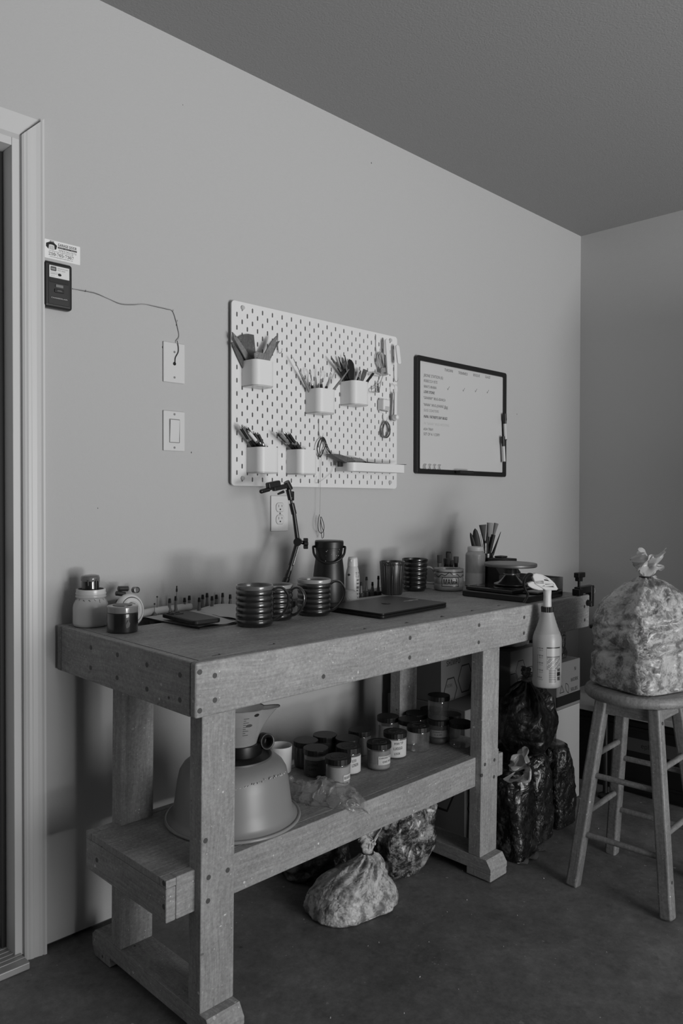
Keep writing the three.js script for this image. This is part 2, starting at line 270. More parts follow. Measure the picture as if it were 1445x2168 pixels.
// ---------------------------------------------------------------- the workbench
const mBench = new THREE.MeshStandardMaterial({ map: T.wood, roughness: 0.72, bumpMap: T.woodBump, bumpScale: 0.0007 });
const mTop = new THREE.MeshStandardMaterial({ map: T.woodTop, roughness: 0.6, bumpMap: T.woodBump, bumpScale: 0.0008 });
const mPlug = M(0.07, 0.6);
const TROUGH = { u0: 0.12, u1: 1.36, w0: -0.586, w1: -0.462, v: -0.030 };
{
  const b = thing('workbench', 'long weathered wooden workbench with deep aprons and a lower shelf', 'workbench', bench(0, -BH, 0));
  b.quaternion.copy(BQ);
  const Y = (v) => v + BH, AT = 0.021;
  const P = (name, u0, u1, v0, v1, w0, w1, grain, m = mBench, r = 0.003) => part(b, name, plank(u0, u1, Y(v0), Y(v1), w0, w1, grain, r), m);
  const apF = P('apron', 0, BL, -BT, 0, -AT, 0, 0, mBench, 0.006);
  P('apron', 0, BL, -BT, 0, -BD, -BD + AT, 0);
  const apL = P('apron', 0.0005, AT, -BT, -0.0006, -BD + AT, -AT, 2);
  P('apron', BL - AT, BL - 0.0005, -BT, -0.0006, -BD + AT, -AT, 2);
  // top panel with a row of dog holes along the front and a tool trough along the back
  const dog = [[455, 1386], [571, 1363.5], [768, 1331], [857, 1318], [932, 1305], [996, 1292.5], [1053, 1281.5]].map(([x, y]) => toBench(onBench(x, y)));
  const holes = dog.map((d, i) => { const s = [0.012, 0.013, 0.009, 0.01, 0.012, 0.01, 0.011][i], k = 0.7; return i < 2 ? [[d.x - s, -d.z - s * 0.5], [d.x + s, -d.z - s * 0.5], [d.x + s * 1.1, -d.z + s * 0.4], [d.x - s * 0.6, -d.z + s * 0.5]] : [[d.x - s, -d.z - s * k], [d.x + s, -d.z - s * k], [d.x + s, -d.z + s * k], [d.x + s * 0.2, -d.z + s * k]]; });
  holes.push([[TROUGH.u0, -TROUGH.w1], [TROUGH.u1, -TROUGH.w1], [TROUGH.u1, -TROUGH.w0 - 0.002], [TROUGH.u0, -TROUGH.w0 - 0.002]]);
  const panel = extrude([[AT, AT], [BL - AT, AT], [BL - AT, BD - AT], [AT, BD - AT]], 0.028, 0, holes).rotateX(-Math.PI / 2).translate(0, Y(-0.0284), 0);
  part(b, 'top_panel', boxUV(panel, 0, [0.3, 0.1]), mTop);
  P('trough_floor', TROUGH.u0 - 0.02, TROUGH.u1 + 0.02, -0.042, TROUGH.v, -BD + AT, TROUGH.w1 + 0.02, 0, mTop);
  P('lining_board', AT, BL - AT, -0.055, -0.044, -BD + AT, -AT, 0, mTop);
  // legs, bearers, sled feet
  const LU = [0.0476, 1.0722], LW = 0.0885, HL = 0.7594;
  for (const u of LU) {
    P('leg', u, u + LW, -HL, -BT - 0.0005, -0.0883, -0.0438, 1);
    P('leg', u, u + LW, -HL, -BT - 0.0005, -0.4130, -0.3690, 1);
    P('bearer', u + 0.01, u + LW - 0.01, -BT + 0.0012, -0.056, -0.56, -0.03, 2);
    const f = extrude([[-0.005, -0.800], [-0.005, -0.785], [-0.022, -0.7594], [-0.493, -0.7594], [-0.506, -0.772], [-0.506, -0.80]].map(([w, v]) => [w, Y(v)]), LW, 0.0012).rotateY(-Math.PI / 2).translate(u + LW, 0, 0);
    part(b, 'foot', boxUV(f, 2, [u, 0.2]), mBench);
    P('foot_pad', u, u + LW, -0.8225, -0.8002, -0.094, -0.0055, 0);
    const bp = extrude([[-0.42, -0.8225], [-0.42, -0.8002], [-0.505, -0.8002], [-0.492, -0.8225]].map(([w, v]) => [w, Y(v)]), LW, 0.001).rotateY(-Math.PI / 2).translate(u + LW, 0, 0);
    part(b, 'foot_pad', boxUV(bp, 0), mBench);
  }
  // lower shelf: rails housed in the legs, deck between them
  const S0 = -0.023, S1 = 1.224, SW0 = -0.405, SW1 = -0.066;
  P('shelf_rail', S0 + 0.0245, S1 - 0.0245, SHELF - 0.09, SHELF, SW1 - 0.024, SW1, 0);
  P('shelf_rail', S0 + 0.0245, S1 - 0.0245, SHELF - 0.09, SHELF, SW0, SW0 + 0.024, 0);
  P('shelf_rail', S0, S0 + 0.024, SHELF - 0.09, SHELF - 0.0175, SW0, SW1, 2);
  P('shelf_rail', S1 - 0.024, S1, SHELF - 0.09, SHELF - 0.0175, SW0, SW1, 2);
  P('shelf_deck', S0, S1, SHELF - 0.017, SHELF, SW0 + 0.0245, SW1 - 0.0245, 0, mTop, 0.0015);
  P('shelf_lip', S0, S0 + 0.0242, SHELF - 0.017, SHELF - 0.0004, SW0, SW0 + 0.0243, 2, mTop, 0.001);
  P('shelf_lip', S0, S0 + 0.0242, SHELF - 0.017, SHELF - 0.0004, SW1 - 0.0243, SW1, 2, mBench, 0.001);
  // dark wooden plugs over the screws, each where it shows
  const plugF = new THREE.CylinderGeometry(0.0056, 0.0056, 0.003, 14).rotateX(Math.PI / 2), plugE = new THREE.CylinderGeometry(0.0056, 0.0056, 0.003, 14).rotateZ(Math.PI / 2);
  const plug = (g, u, v, w) => { const m = part(b, 'plug', g, mPlug); m.position.set(u, Y(v), w); };
  for (const [x, y] of [[422.7, 1423], [454.4, 1430.3], [454.6, 1482.3], [422.7, 1505], [684.3, 1432.3], [867.6, 1350.5], [866.6, 1392], [1013.6, 1323.5], [1012.7, 1359.9], [1108.9, 1307], [1108.3, 1340.3], [1236.9, 1312.6], [1236.5, 1284]]) { const q = onBenchFront(x, y); plug(plugF, q.x, q.y, -0.001); }
  for (const [x, y] of [[192, 1371], [191.4, 1413.8], [247.9, 1386.4], [247.3, 1434.9], [310.4, 1407.7], [310.4, 1459], [380.2, 1429], [380, 1482]]) { const q = onBenchEnd(x, y); plug(plugE, 0.0015, q.y, q.z); }
  for (const [x, y] of [[434.8, 1779.9], [441.4, 1857.8], [481.6, 1842.3], [440, 1907.5], [1045.9, 1608.8], [1025.9, 1618.5], [1044.9, 1644.6], [1019.7, 1641.7]]) { const q = onBenchFront(x, y, -0.0438); plug(plugF, q.x, q.y, -0.0448); }
  for (const [x, y] of [[205, 1820.7], [346.7, 1869.9], [346.7, 1919.9]]) { const q = onBenchEnd(x, y, S0); plug(plugE, S0 + 0.001, q.y, q.z); }
}

// ---------------------------------------------------------------- fittings on the wall
const mPlate = M(0.66, 0.35), mScrew = M(0.35, 0.3, { metalness: 0.7 }), mBlack = M(0.018, 0.45), mSlot = M(0.01, 0.8);
const PW = 0.0714, PHt = 0.1143;
function plateGeo() { const g = new RoundedBoxGeometry(PW, PHt, 0.006, 3, 0.0028); return g.translate(0, 0, 0.003); }
function screw(p, y, z = 0.006, x = 0) { part(p, 'screw', merge(new THREE.CylinderGeometry(0.0032, 0.0032, 0.0012, 14).rotateX(Math.PI / 2).translate(x, y, z + 0.0004), box(x - 0.0027, x + 0.0027, y - 0.0005, y + 0.0005, z + 0.0009, z + 0.0013, 0)), mScrew); }
const wallCentre = (x0, x1, y0, y1) => { const a = onWall(x0, y0, 0.005), b = onWall(x1, y1, 0.005); return V((a.x + b.x) / 2, (a.y + b.y) / 2, 0.0003); };
{
  const p = thing('blank_wall_plate', 'white blank cover plate with a black wire going into its middle hole', 'wall plate', wallCentre(343, 393.5, 768, 768));
  part(p, 'plate', plateGeo(), mPlate); screw(p, 0.0302); screw(p, -0.042);
  part(p, 'hole', lathe([[0, 0], [0.0042, 0], [0.0048, 0.0007], [0.005, 0]], 20).rotateX(Math.PI / 2).translate(0, -0.003, 0.0066), mSlot);
  const s = thing('light_switch', 'white rocker light switch plate below the blank plate', 'switch', wallCentre(343, 393.5, 912.5, 912.5));
  part(s, 'plate', plateGeo(), mPlate); screw(s, 0.0475); screw(s, -0.0475);
  part(s, 'bezel', extrude(rrect(-0.0175, -0.034, 0.0175, 0.034, 0.002), 0.0012, 0, [rrect(-0.0158, -0.0322, 0.0158, 0.0322, 0.0015)]).translate(0, 0, 0.0058), M(0.25, 0.5));
  const rk = extrude([[-0.031, 0.001], [0, 0.0035], [0.031, 0.0068], [0.031, 0], [-0.031, 0]], 0.030, 0.0005).rotateY(-Math.PI / 2).rotateZ(Math.PI / 2);
  part(s, 'rocker', box(-0.0152, 0.0152, -0.0316, 0.0316, 0.001, 0.0042, 0.001).rotateX(0.05).translate(0, 0, 0.0045), mPlate);
  const o = thing('wall_outlet', 'white duplex outlet plate on the wall behind the jointed arm', 'outlet', wallCentre(572, 611, 1087, 1087));
  part(o, 'plate', plateGeo(), mPlate);
  for (const y of [0.0195, -0.0195]) {
    const r = part(o, 'receptacle', extrude((() => { const q = []; for (let i = 0; i <= 40; i++) { const a = i / 40 * Math.PI * 2; q.push([clamp(Math.cos(a) * 0.0172, -0.0165, 0.0165), clamp(Math.sin(a) * 0.0172, -0.0142, 0.0142)]); } return q; })(), 0.0025, 0.0004).translate(0, y, 0.0052), M(0.62, 0.4));
    part(r, 'slot', merge(box(-0.0073, -0.0056, 0.0005, 0.0085, 0.0072, 0.0079, 0), box(0.0056, 0.0073, 0.0015, 0.0078, 0.0072, 0.0079, 0), new THREE.CylinderGeometry(0.0027, 0.0027, 0.0007, 14).rotateX(Math.PI / 2).translate(0, -0.0063, 0.00755)).translate(0, y, 0), mSlot);
    part(r, 'rim', extrude((() => { const q = []; for (let i = 0; i <= 40; i++) { const a = i / 40 * Math.PI * 2; q.push([clamp(Math.cos(a) * 0.0182, -0.0174, 0.0174), clamp(Math.sin(a) * 0.0182, -0.0150, 0.0150)]); } return q; })(), 0.0006, 0).translate(0, y, 0.0058), M(0.12, 0.6));
  }
  screw(o, 0);
}
// sticker of the garage door firm, on the wall above the opener panel
{
  const tex = canvasTex(1024, 620, (g, w, h) => {
    g.fillStyle = grey(235); g.fillRect(0, 0, w, h); g.fillStyle = '#111'; g.strokeStyle = '#111';
    // emblem: a gabled garage on a hexagonal plate
    g.beginPath(); [[40, 130], [150, 60], [250, 60], [350, 150], [330, 270], [250, 320], [90, 300], [36, 230]].forEach(([x, y], i) => i ? g.lineTo(x, y) : g.moveTo(x, y)); g.fill();
    g.fillRect(150, 22, 110, 60); g.fillStyle = grey(210); g.fillRect(160, 32, 90, 16); g.fillRect(162, 54, 86, 6);
    g.fillStyle = grey(235); g.beginPath(); g.moveTo(105, 300); g.lineTo(120, 170); g.quadraticCurveTo(190, 130, 275, 170); g.lineTo(285, 310); g.closePath(); g.fill();
    g.strokeStyle = '#111'; g.lineWidth = 6; for (let i = 0; i < 4; i++) { g.beginPath(); g.moveTo(112, 190 + i * 30); g.lineTo(280, 192 + i * 30); g.stroke(); } for (let i = 0; i < 4; i++) { g.beginPath(); g.moveTo(125 + i * 46, 180); g.lineTo(125 + i * 46, 300); g.stroke(); }
    g.fillStyle = '#111'; const fit = (s, x, y, wd, f) => { g.font = f; const k = wd / g.measureText(s).width; g.save(); g.translate(x, y); g.scale(k, 1); g.fillText(s, 0, 0); g.restore(); };
    fit('GARAGE DOOR', 375, 150, 545, 'bold 128px sans-serif'); g.fillRect(372, 172, 555, 54);
    g.fillStyle = grey(190); fit('REPAIRS    SERVICE    INSTALLS', 392, 212, 515, 'bold 30px sans-serif'); g.fillStyle = '#111';
    fit('S P E C I A L I S T S', 400, 318, 510, 'bold 84px sans-serif');
    fit('For Garage Door & Opener Service Call', 120, 368, 700, 'bold 40px serif');
    fit('210-765-7367', 108, 500, 730, 'bold 140px serif'); fit('www.aaronsgaragedoorspecialists.com', 145, 556, 660, 'bold 38px serif');
  });
  // measured on the wall: left part disappears behind the casing
  const a = onWall(169.5, 523, 0.001), b = onWall(169, 561.5, 0.001), h = a.y - b.y, wd = 0.0890;
  const g = new THREE.PlaneGeometry(wd, h); const m = extrude(rrect(-wd / 2, -h / 2, wd / 2, h / 2, 0.002), 0.0006, 0); const uv = m.attributes.uv, p = m.attributes.position; for (let i = 0; i < uv.count; i++) uv.setXY(i, p.getX(i) / wd + 0.5, p.getY(i) / h + 0.5);
  const x0 = onWall(94.5, 525, 0.001).x;
  m.scale((a.x - x0) / wd, 1, 1);
  single('contact_sticker', 'white sticker reading GARAGE DOOR SPECIALISTS above the black opener panel', 'sticker', m, new THREE.MeshStandardMaterial({ map: tex, roughness: 0.45 }), V((a.x + x0) / 2, (a.y + b.y) / 2, 0.0003));
}
// black wall control of the garage door opener
{
  const z = 0.024, R = onWall(154, 600, z).x, top = onWall(140, 559, z).y, bot = onWall(140, 656.5, z).y, L = onWall(94.5, 600, z).x - 0.001, h = top - bot, w = R - L;
  const p = thing('opener_panel', 'black garage door opener wall control with a white label', 'control panel', V((L + R) / 2, (top + bot) / 2, 0.0004));
  part(p, 'body', new RoundedBoxGeometry(w, h, z, 4, 0.008).translate(0, 0, z / 2), M(0.02, 0.4));
  part(p, 'face', box(-w * 0.36, w * 0.36, -h * 0.42, h * 0.42, z - 0.001, z + 0.0012, 0.001), M(0.024, 0.45));
  const tex = canvasTex(512, 400, (g) => {
    g.fillStyle = grey(225); g.fillRect(0, 0, 512, 400); g.fillStyle = grey(95); g.beginPath(); g.roundRect ? g.roundRect(30, 30, 150, 150, 26) : g.rect(30, 30, 150, 150); g.fill();
    g.fillStyle = grey(220); g.font = 'bold 44px sans-serif'; g.fillText('myQ', 48, 122);
    g.fillStyle = grey(110); g.font = '60px sans-serif'; g.fillText('Download', 205, 88); g.fillText('the app', 205, 150);
    g.fillStyle = grey(60); g.font = '34px sans-serif'; g.fillText('Control from', 28, 240); g.font = 'bold 36px sans-serif'; g.fillText('anywhere', 28, 284); g.font = '26px sans-serif'; g.fillText('myq.com', 30, 350);
    g.fillStyle = '#0a0a0a'; g.beginPath(); g.arc(262, 278, 46, 0, 7); g.fill();
  });
  const lg = new THREE.PlaneGeometry(w * 0.70, h * 0.255); part(p, 'label', lg.translate(0.001, h * 0.275, z + 0.0016), new THREE.MeshStandardMaterial({ map: tex, roughness: 0.4 }), 'white printed label');
  part(p, 'screen', box(-w * 0.33, w * 0.33, h * 0.04, h * 0.125, z + 0.0005, z + 0.0022, 0.001), M(0.03, 0.15));
  part(p, 'button', box(-w * 0.13, w * 0.14, -h * 0.055, h * 0.01, z, z + 0.0045, 0.0015), M(0.2, 0.5), 'grey button');
  part(p, 'light_button', box(-w * 0.17, w * 0.17, -h * 0.165, -h * 0.085, z, z + 0.0035, 0.002), M(0.015, 0.4));
  part(p, 'lock_button', box(-w * 0.09, w * 0.1, -h * 0.148, -h * 0.1, z + 0.0005, z + 0.005, 0.002), M(0.09, 0.35));
  const t2 = canvasTex(512, 96, (g) => { g.fillStyle = grey(28); g.fillRect(0, 0, 512, 96); g.fillStyle = grey(205); g.font = '70px sans-serif'; const k = 490 / g.measureText('CHAMBERLAIN').width; g.scale(k, 1); g.fillText('CHAMBERLAIN', 8, 72); });
  part(p, 'lettering', new THREE.PlaneGeometry(w * 0.6, h * 0.05).translate(0.001, -h * 0.285, z + 0.0016), new THREE.MeshStandardMaterial({ map: t2, roughness: 0.5 }));
}
// bell wire from the opener panel to the blank plate
{
  const w = [[154, 611], [180, 615], [203, 620], [230, 632], [255, 642], [280, 644], [305, 643.5], [330, 648], [352, 653], [365, 658], [372, 676], [377, 697], [379, 712], [375, 722]].map(([x, y], i) => onWall(x, y, 0.0035 + (i > 12 ? 0.006 : 0)));
  const wire = thing('bell_wire', 'thin wire stapled across the wall from the opener panel to the blank plate', 'wire', V(0, 0, 0));
  part(wire, 'strand', tube(w, 0.0009, 90, 6), M(0.45, 0.5));
  part(wire, 'strand', tube(w.map((p, i) => p.clone().add(V(0, i % 3 ? -0.0018 : -0.0006, -0.001))), 0.0007, 90, 6), M(0.12, 0.5));
  const d = [[375, 722], [377.5, 735], [377, 746], [371.5, 757], [370.5, 768]].map(([x, y]) => onWall(x, y, 0.0095));
  part(wire, 'lead', tube(d, 0.0011, 30, 6), mBlack, 'black lead');
  for (const [x, y] of [[181, 616], [366, 658], [375, 680]]) part(wire, 'staple', tube([onWall(x - 0.6, y + 1.8, 0.001), onWall(x - 0.5, y + 0.6, 0.0052), onWall(x + 0.4, y - 0.8, 0.0052), onWall(x + 0.6, y - 2.2, 0.001)], 0.0005, 12, 5), M(0.1, 0.4, { metalness: 0.6 }));
}
// whiteboard with its list
{
  const x0 = 0.8773, x1 = 1.4887, y0 = 0.0599 + 1.1876, y1 = 0.5118 + 1.1876, t = 0.018, fr = 0.019, w = x1 - x0, h = y1 - y0;
  const b = thing('whiteboard', 'black framed whiteboard with a handwritten list of pottery jobs', 'whiteboard', V((x0 + x1) / 2, (y0 + y1) / 2, 0.0004));
  const mFr = M(0.012, 0.4);
  part(b, 'frame', extrude(rrect(-w / 2, -h / 2, w / 2, h / 2, 0.011), t, 0.0015, [rrect(-w / 2 + fr, -h / 2 + fr, w / 2 - fr, h / 2 - fr, 0.005)]), mFr);
  const tex = canvasTex(1536, 1104, (g, W, H) => {
    g.fillStyle = grey(205); g.fillRect(0, 0, W, H);
    const sx = W / (w - 2 * fr), sy = H / (h - 2 * fr);
    const put = (px, py) => { const q = onWall(px, py, 0.012); return [(q.x - x0 - fr) * sx, (y1 - fr - q.y) * sy]; };
    const write = (s, px0, py0, px1, hgt, v = 20, wt = '') => { const [a, c] = put(px0, py0), [e] = put(px1, py0); g.fillStyle = grey(v); g.font = `${wt} ${hgt * 2.35}px sans-serif`; const k = (e - a) / g.measureText(s).width; g.save(); g.translate(a, c + hgt * 0.8); g.rotate(-0.012); g.transform(k, 0, -0.12, 1, 0, 0); g.fillText(s, 0, 0); g.restore(); };
    write('ThROWN', 941, 783, 959, 17, 25); write('TRIMMED', 970, 789, 990, 17, 25); write('BISQUE', 1001.5, 793.5, 1016, 16, 25); write('GLAZE', 1027, 797.5, 1038, 16, 25);
    write('JBONE STATION (6)', 897, 794, 938, 17, 40); write('REBECCA YETI', 897, 805.5, 926, 16, 45); write("MAX'S MAMA", 897, 817.5, 924, 16, 35); write('LOVE STONE', 897, 829, 920, 16, 15, 'bold'); write('"GRAMMY" MUG-BIANCA', 896, 841.5, 943, 16, 25); write('"MAMA" MUG-JEANNE (8oz', 896, 856, 948, 16, 28); write('only)', 940, 864.5, 948, 11, 40);
    write('SUSI COASTERS', 897, 868, 929, 15, 105); write("PAPA / FATHER'S DAY MUGS", 897, 881.5, 947, 17, 15, 'bold'); write('PK "MAMA" MUG-WEDDING', 897, 896, 951, 15, 178); write('ASH TRAY', 896.5, 908, 917, 15, 25); write('SET OF 4 / CORY', 896.5, 918.5, 931, 16, 25);
    g.strokeStyle = grey(45); g.lineWidth = 4; for (const [px, py] of [[948.5, 823], [981, 826], [1007, 827.5], [1032, 830]]) { const [a, c] = put(px, py); g.beginPath(); g.moveTo(a - 12, c - 4); g.lineTo(a - 5, c + 13); g.lineTo(a + 26, c - 26); g.stroke(); }
  });
  part(b, 'writing_surface', new THREE.PlaneGeometry(w - 2 * fr, h - 2 * fr).translate(0, 0, 0.010), new THREE.MeshStandardMaterial({ map: tex, roughness: 0.25 }));
  part(b, 'backing', box(-w / 2 + 0.004, w / 2 - 0.004, -h / 2 + 0.004, h / 2 - 0.004, 0.0005, 0.0095, 0), mFr);
  const q0 = onWall(950, 1003, 0.02).x - (x0 + x1) / 2, q1 = onWall(1046, 1003, 0.02).x - (x0 + x1) / 2;
  part(b, 'pen_tray', extrude([[-h / 2 - 0.001, 0.012], [-h / 2 - 0.001, 0.055], [-h / 2 + 0.006, 0.056], [-h / 2 + 0.006, 0.053], [-h / 2 + 0.004, 0.05], [-h / 2 + 0.004, 0.012]].map(([y, z]) => [-z, y]), q1 - q0, 0).rotateY(-Math.PI / 2).scale(1, 1, -1).translate(q1, 0, 0).scale(1, 1, -1), mFr);
  // round magnets at the lower left corner
  const mg = lathe([[0, 0], [0.012, 0], [0.0125, 0.0015], [0.0115, 0.004], [0.0098, 0.0048], [0.0096, 0.0105], [0.0085, 0.0118], [0, 0.0118]], 28).rotateX(Math.PI / 2), mMag = M(0.6, 0.25);
  for (let i = 0; i < 4; i++) { const c = onWall(902 + i * 10.2, 988 + i * 0.4, 0.018); single('whiteboard_magnet', 'clear round magnet in the row at the lower corner of the whiteboard', 'magnet', mg, mMag, V(c.x, c.y, 0.0108), 'magnets on the whiteboard'); }
  // two dry-erase pens stuck to the right frame
  const pen = (name, label, a, b2, z) => {
    const p = thing(name, label, 'marker', V(0, 0, 0)); const A = onWall(...a, z), B = onWall(...b2, z), d = B.clone().sub(A), at = (t) => A.clone().addScaledVector(d, t);
    part(p, 'cap', merge(rod(A, at(0.26), 0.0085, 0.0085, 18), rod(at(0.2), at(0.22), 0.0092, 0.0092, 18), rod(at(0.26), at(0.38), 0.0075, 0.0065, 18)), M(0.015, 0.4), 'black cap');
    part(p, 'barrel', merge(rod(at(0.38), at(0.965), 0.0068, 0.0068, 18)), M(0.6, 0.35)); part(p, 'end', rod(at(0.965), at(1), 0.007, 0.006, 18), M(0.02, 0.4));
  };
  pen('dry_erase_pen', 'upper black capped white marker at the edge of the whiteboard', [1067.5, 876], [1069.5, 932], 0.0265); pen('dry_erase_pen', 'lower black capped white marker at the edge of the whiteboard', [1064, 924], [1066.5, 979], 0.0275);
  const e0 = onWall(970, 998, 0.04), e1 = onWall(999, 1000, 0.04);
  single('board_eraser', 'black felt eraser lying in the whiteboard pen tray', 'eraser', box(e0.x, e1.x, y0 + 0.0065, y0 + 0.018, 0.025, 0.05, 0.003), M(0.015, 0.8), V(0, 0, 0));
}
// small scuffs and nail holes in the paint stay where they are
// ---------------------------------------------------------------- pegboard and what hangs on it
const PEG = { y: 1.1876, z0: 0.0135, z: 0.0185 };
const mWhite = M(0.78, 0.42), mWire = M(0.5, 0.3, { metalness: 0.5 }), mSteel = M(0.45, 0.28, { metalness: 0.85 }), mInk = M(0.007, 0.5);
const tw = (a, b, r, o = {}) => new THREE.MeshStandardMaterial({ color: new THREE.Color().setRGB(a, a, a), roughness: r, ...o });
const mTan = new THREE.MeshStandardMaterial({ map: T.stool, color: new THREE.Color(0.95, 0.95, 0.95), roughness: 0.6 });
const mTanDark = new THREE.MeshStandardMaterial({ map: T.stool, color: new THREE.Color(0.45, 0.45, 0.45), roughness: 0.6 });
{
  const holes = []; const slot = (cx, cy) => { const p = [], r = 0.0026, l = 0.0075 - r; for (let i = 0; i <= 4; i++) { const a = i / 4 * Math.PI; p.push([cx + Math.cos(a) * r, cy + l + Math.sin(a) * r]); } for (let i = 0; i <= 4; i++) { const a = Math.PI + i / 4 * Math.PI; p.push([cx + Math.cos(a) * r, cy - l + Math.sin(a) * r]); } return p; };
  for (let i = 0; i < 37; i++) for (let j = 0; j < (i % 2 ? 14 : 13); j++) holes.push(slot(0.02 * (i + 1), 0.56 - (i % 2 ? 0.02 : 0.04) - 0.04 * j));
  const b = thing('pegboard', 'white pegboard with rows of upright slots on the wall', 'pegboard', V(0, PEG.y, 0));
  part(b, 'board', extrude(rrect(0, 0, 0.76, 0.56, 0.012), PEG.z - PEG.z0, 0, holes).translate(0, 0, PEG.z0), mWhite);
  for (const [x, y] of [[0.04, 0.54], [0.72, 0.54], [0.04, 0.02], [0.72, 0.02]]) {
    part(b, 'spacer', new THREE.CylinderGeometry(0.009, 0.009, 0.013, 16).rotateX(Math.PI / 2).translate(x, y, 0.0068), mWhite);
    part(b, 'screw_head', merge(new THREE.CylinderGeometry(0.0062, 0.0075, 0.005, 20).rotateX(Math.PI / 2).translate(x + 0.001, y + 0.003, PEG.z + 0.0024), box(x - 0.003, x + 0.005, y + 0.0023, y + 0.0037, PEG.z + 0.0046, PEG.z + 0.0054, 0)), M(0.5, 0.4));
  }
}
const CUP = { w: 0.080, d: 0.066, h: 0.080, t: 0.0022 };
function cup(label, lpx, ty, by) {
  const a = onWall(lpx, ty, PEG.z), b = onWall(lpx, by, PEG.z), h = a.y - b.y, o = thing('pegboard_cup', label, 'container', V(a.x, b.y, PEG.z + 0.0008), 'white cups on the pegboard');
  const ring = (i) => { const p = [], r = 0.02 - i, x0 = i, x1 = CUP.w - i, z1 = CUP.d - i; p.push([x0, i * 1.2]); for (let k = 0; k <= 8; k++) { const q = Math.PI - k / 8 * Math.PI / 2; p.push([x0 + r + Math.cos(q) * r, z1 - r + Math.sin(q) * r]); } for (let k = 0; k <= 8; k++) { const q = Math.PI / 2 - k / 8 * Math.PI / 2; p.push([x1 - r + Math.cos(q) * r, z1 - r + Math.sin(q) * r]); } p.push([x1, i * 1.2]); return p.map(([x, z]) => [x, -z]); };
  part(o, 'wall', extrude(ring(0), h - 0.004, 0, [ring(CUP.t)]).rotateX(-Math.PI / 2).translate(0, 0.004, 0), mWhite);
  part(o, 'base', extrude(ring(0.0015), 0.004, 0.0008).rotateX(-Math.PI / 2), M(0.55, 0.25));
  const C = { l: lpx, x: a.x, y: b.y, top: a.y, o }; return C;
}
// a tool in a cup: tip pixel, rim pixel, each with its distance from the wall; the foot goes on down into the cup
function inCup(c, tip, rim, zt, zr, drop = 0.06) { zr = clamp(Math.min(zr, PEG.z + (rim[0] - c.l) / 570 - 0.008), PEG.z + 0.006, 0.075); zt = Math.min(zt, zr + 0.025); const A = onWall(...tip, zt), B = onWall(...rim, zr), d = B.clone().sub(A).normalize(); const k = Math.min(drop, (B.y - c.y - 0.008) / Math.max(0.2, -d.y)); const F = B.clone().addScaledVector(d, k); F.x = clamp(F.x, c.x + 0.01, c.x + CUP.w - 0.01); F.z = clamp(F.z, PEG.z + 0.01, PEG.z + CUP.d - 0.012); return [A, F]; }
function flatTool(name, label, outline, t, mat, group) { // outline in pixels at one distance, a slab of thickness t
  const pts = outline.pts.map(([x, y]) => onWall(x, y, outline.z)), c = pts[0];
  const g = extrude(pts.map((p) => [p.x - c.x, p.y - c.y]), t, Math.min(0.0015, t / 4)); const o = single(name, label, 'tool', boxUV(g, outline.grain ?? 1), mat, V(c.x, c.y, c.z - t / 2), group); return o;
}
const c1 = cup('white pegboard cup holding wooden clay ribs', 511, 764.5, 820), c2 = cup('white pegboard cup holding wire loop tools', 646, 824.6, 876.5), c3 = cup('white pegboard cup packed with dark paint brushes', 719.7, 808.4, 859), c4 = cup('white pegboard cup of striped pens beside the lower corner screw', 521.6, 947.5, 1002.5), c5 = cup('white pegboard cup of capped pens next to the hanging cord', 605.7, 952.5, 1005);
{ // wooden ribs
  flatTool('clay_rib', 'broad fan shaped wooden clay rib in the pegboard cup', { z: 0.027, pts: [[503, 714], [512, 709], [525, 707], [536.5, 709], [538.5, 730], [541, 757], [543, 800], [524, 805], [517, 760]] }, 0.005, mTanDark);
  flatTool('wooden_knife', 'long flat wooden knife tool leaning out to the side of the cup of ribs', { z: 0.034, pts: [[491, 703], [500, 712], [533, 762], [560, 800], [545, 804], [520, 762], [494, 716]] }, 0.006, mTan);
  flatTool('wooden_knife', 'dark short wooden stick behind the long wooden knife tool', { z: 0.0235, pts: [[488.5, 725], [492, 724], [508, 748], [524, 780], [516, 786], [500, 752]] }, 0.006, mTanDark);
  flatTool('clay_rib', 'pointed speckled wooden rib leaning towards the wire hook', { z: 0.062, pts: [[584.5, 711], [585.5, 717], [581, 735], [572, 757], [566, 790], [550, 795], [557, 752], [574, 722]] }, 0.006, mTan);
  flatTool('clay_rib', 'short dark spike shaped tool behind the pointed speckled rib', { z: 0.045, pts: [[592, 721.5], [584, 735], [571, 762], [563, 790], [556, 790], [578, 731], [583, 724]] }, 0.004, mTanDark);
  flatTool('clay_rib', 'low rounded speckled rib at the front of the cup of ribs', { z: 0.074, pts: [[537, 748], [542, 744], [550, 746], [562, 749], [562, 780], [540, 780]] }, 0.005, mTan);
}
function handled(c, name, label, tip, rim, zt, zr, segs, group, cat = 'tool') { // rod built of segments [t0, t1, r0, r1, mat, partname]
  const [A, F] = inCup(c, tip, rim, zt, zr), o = thing(name, label, cat, V(0, 0, 0), group), at = (t) => A.clone().lerp(F, t);
  for (const [t0, t1, r0, r1, m, n] of segs) part(o, n, rod(at(t0), at(t1), r0, r1, 10), m);
  return { o, A, F, at };
}
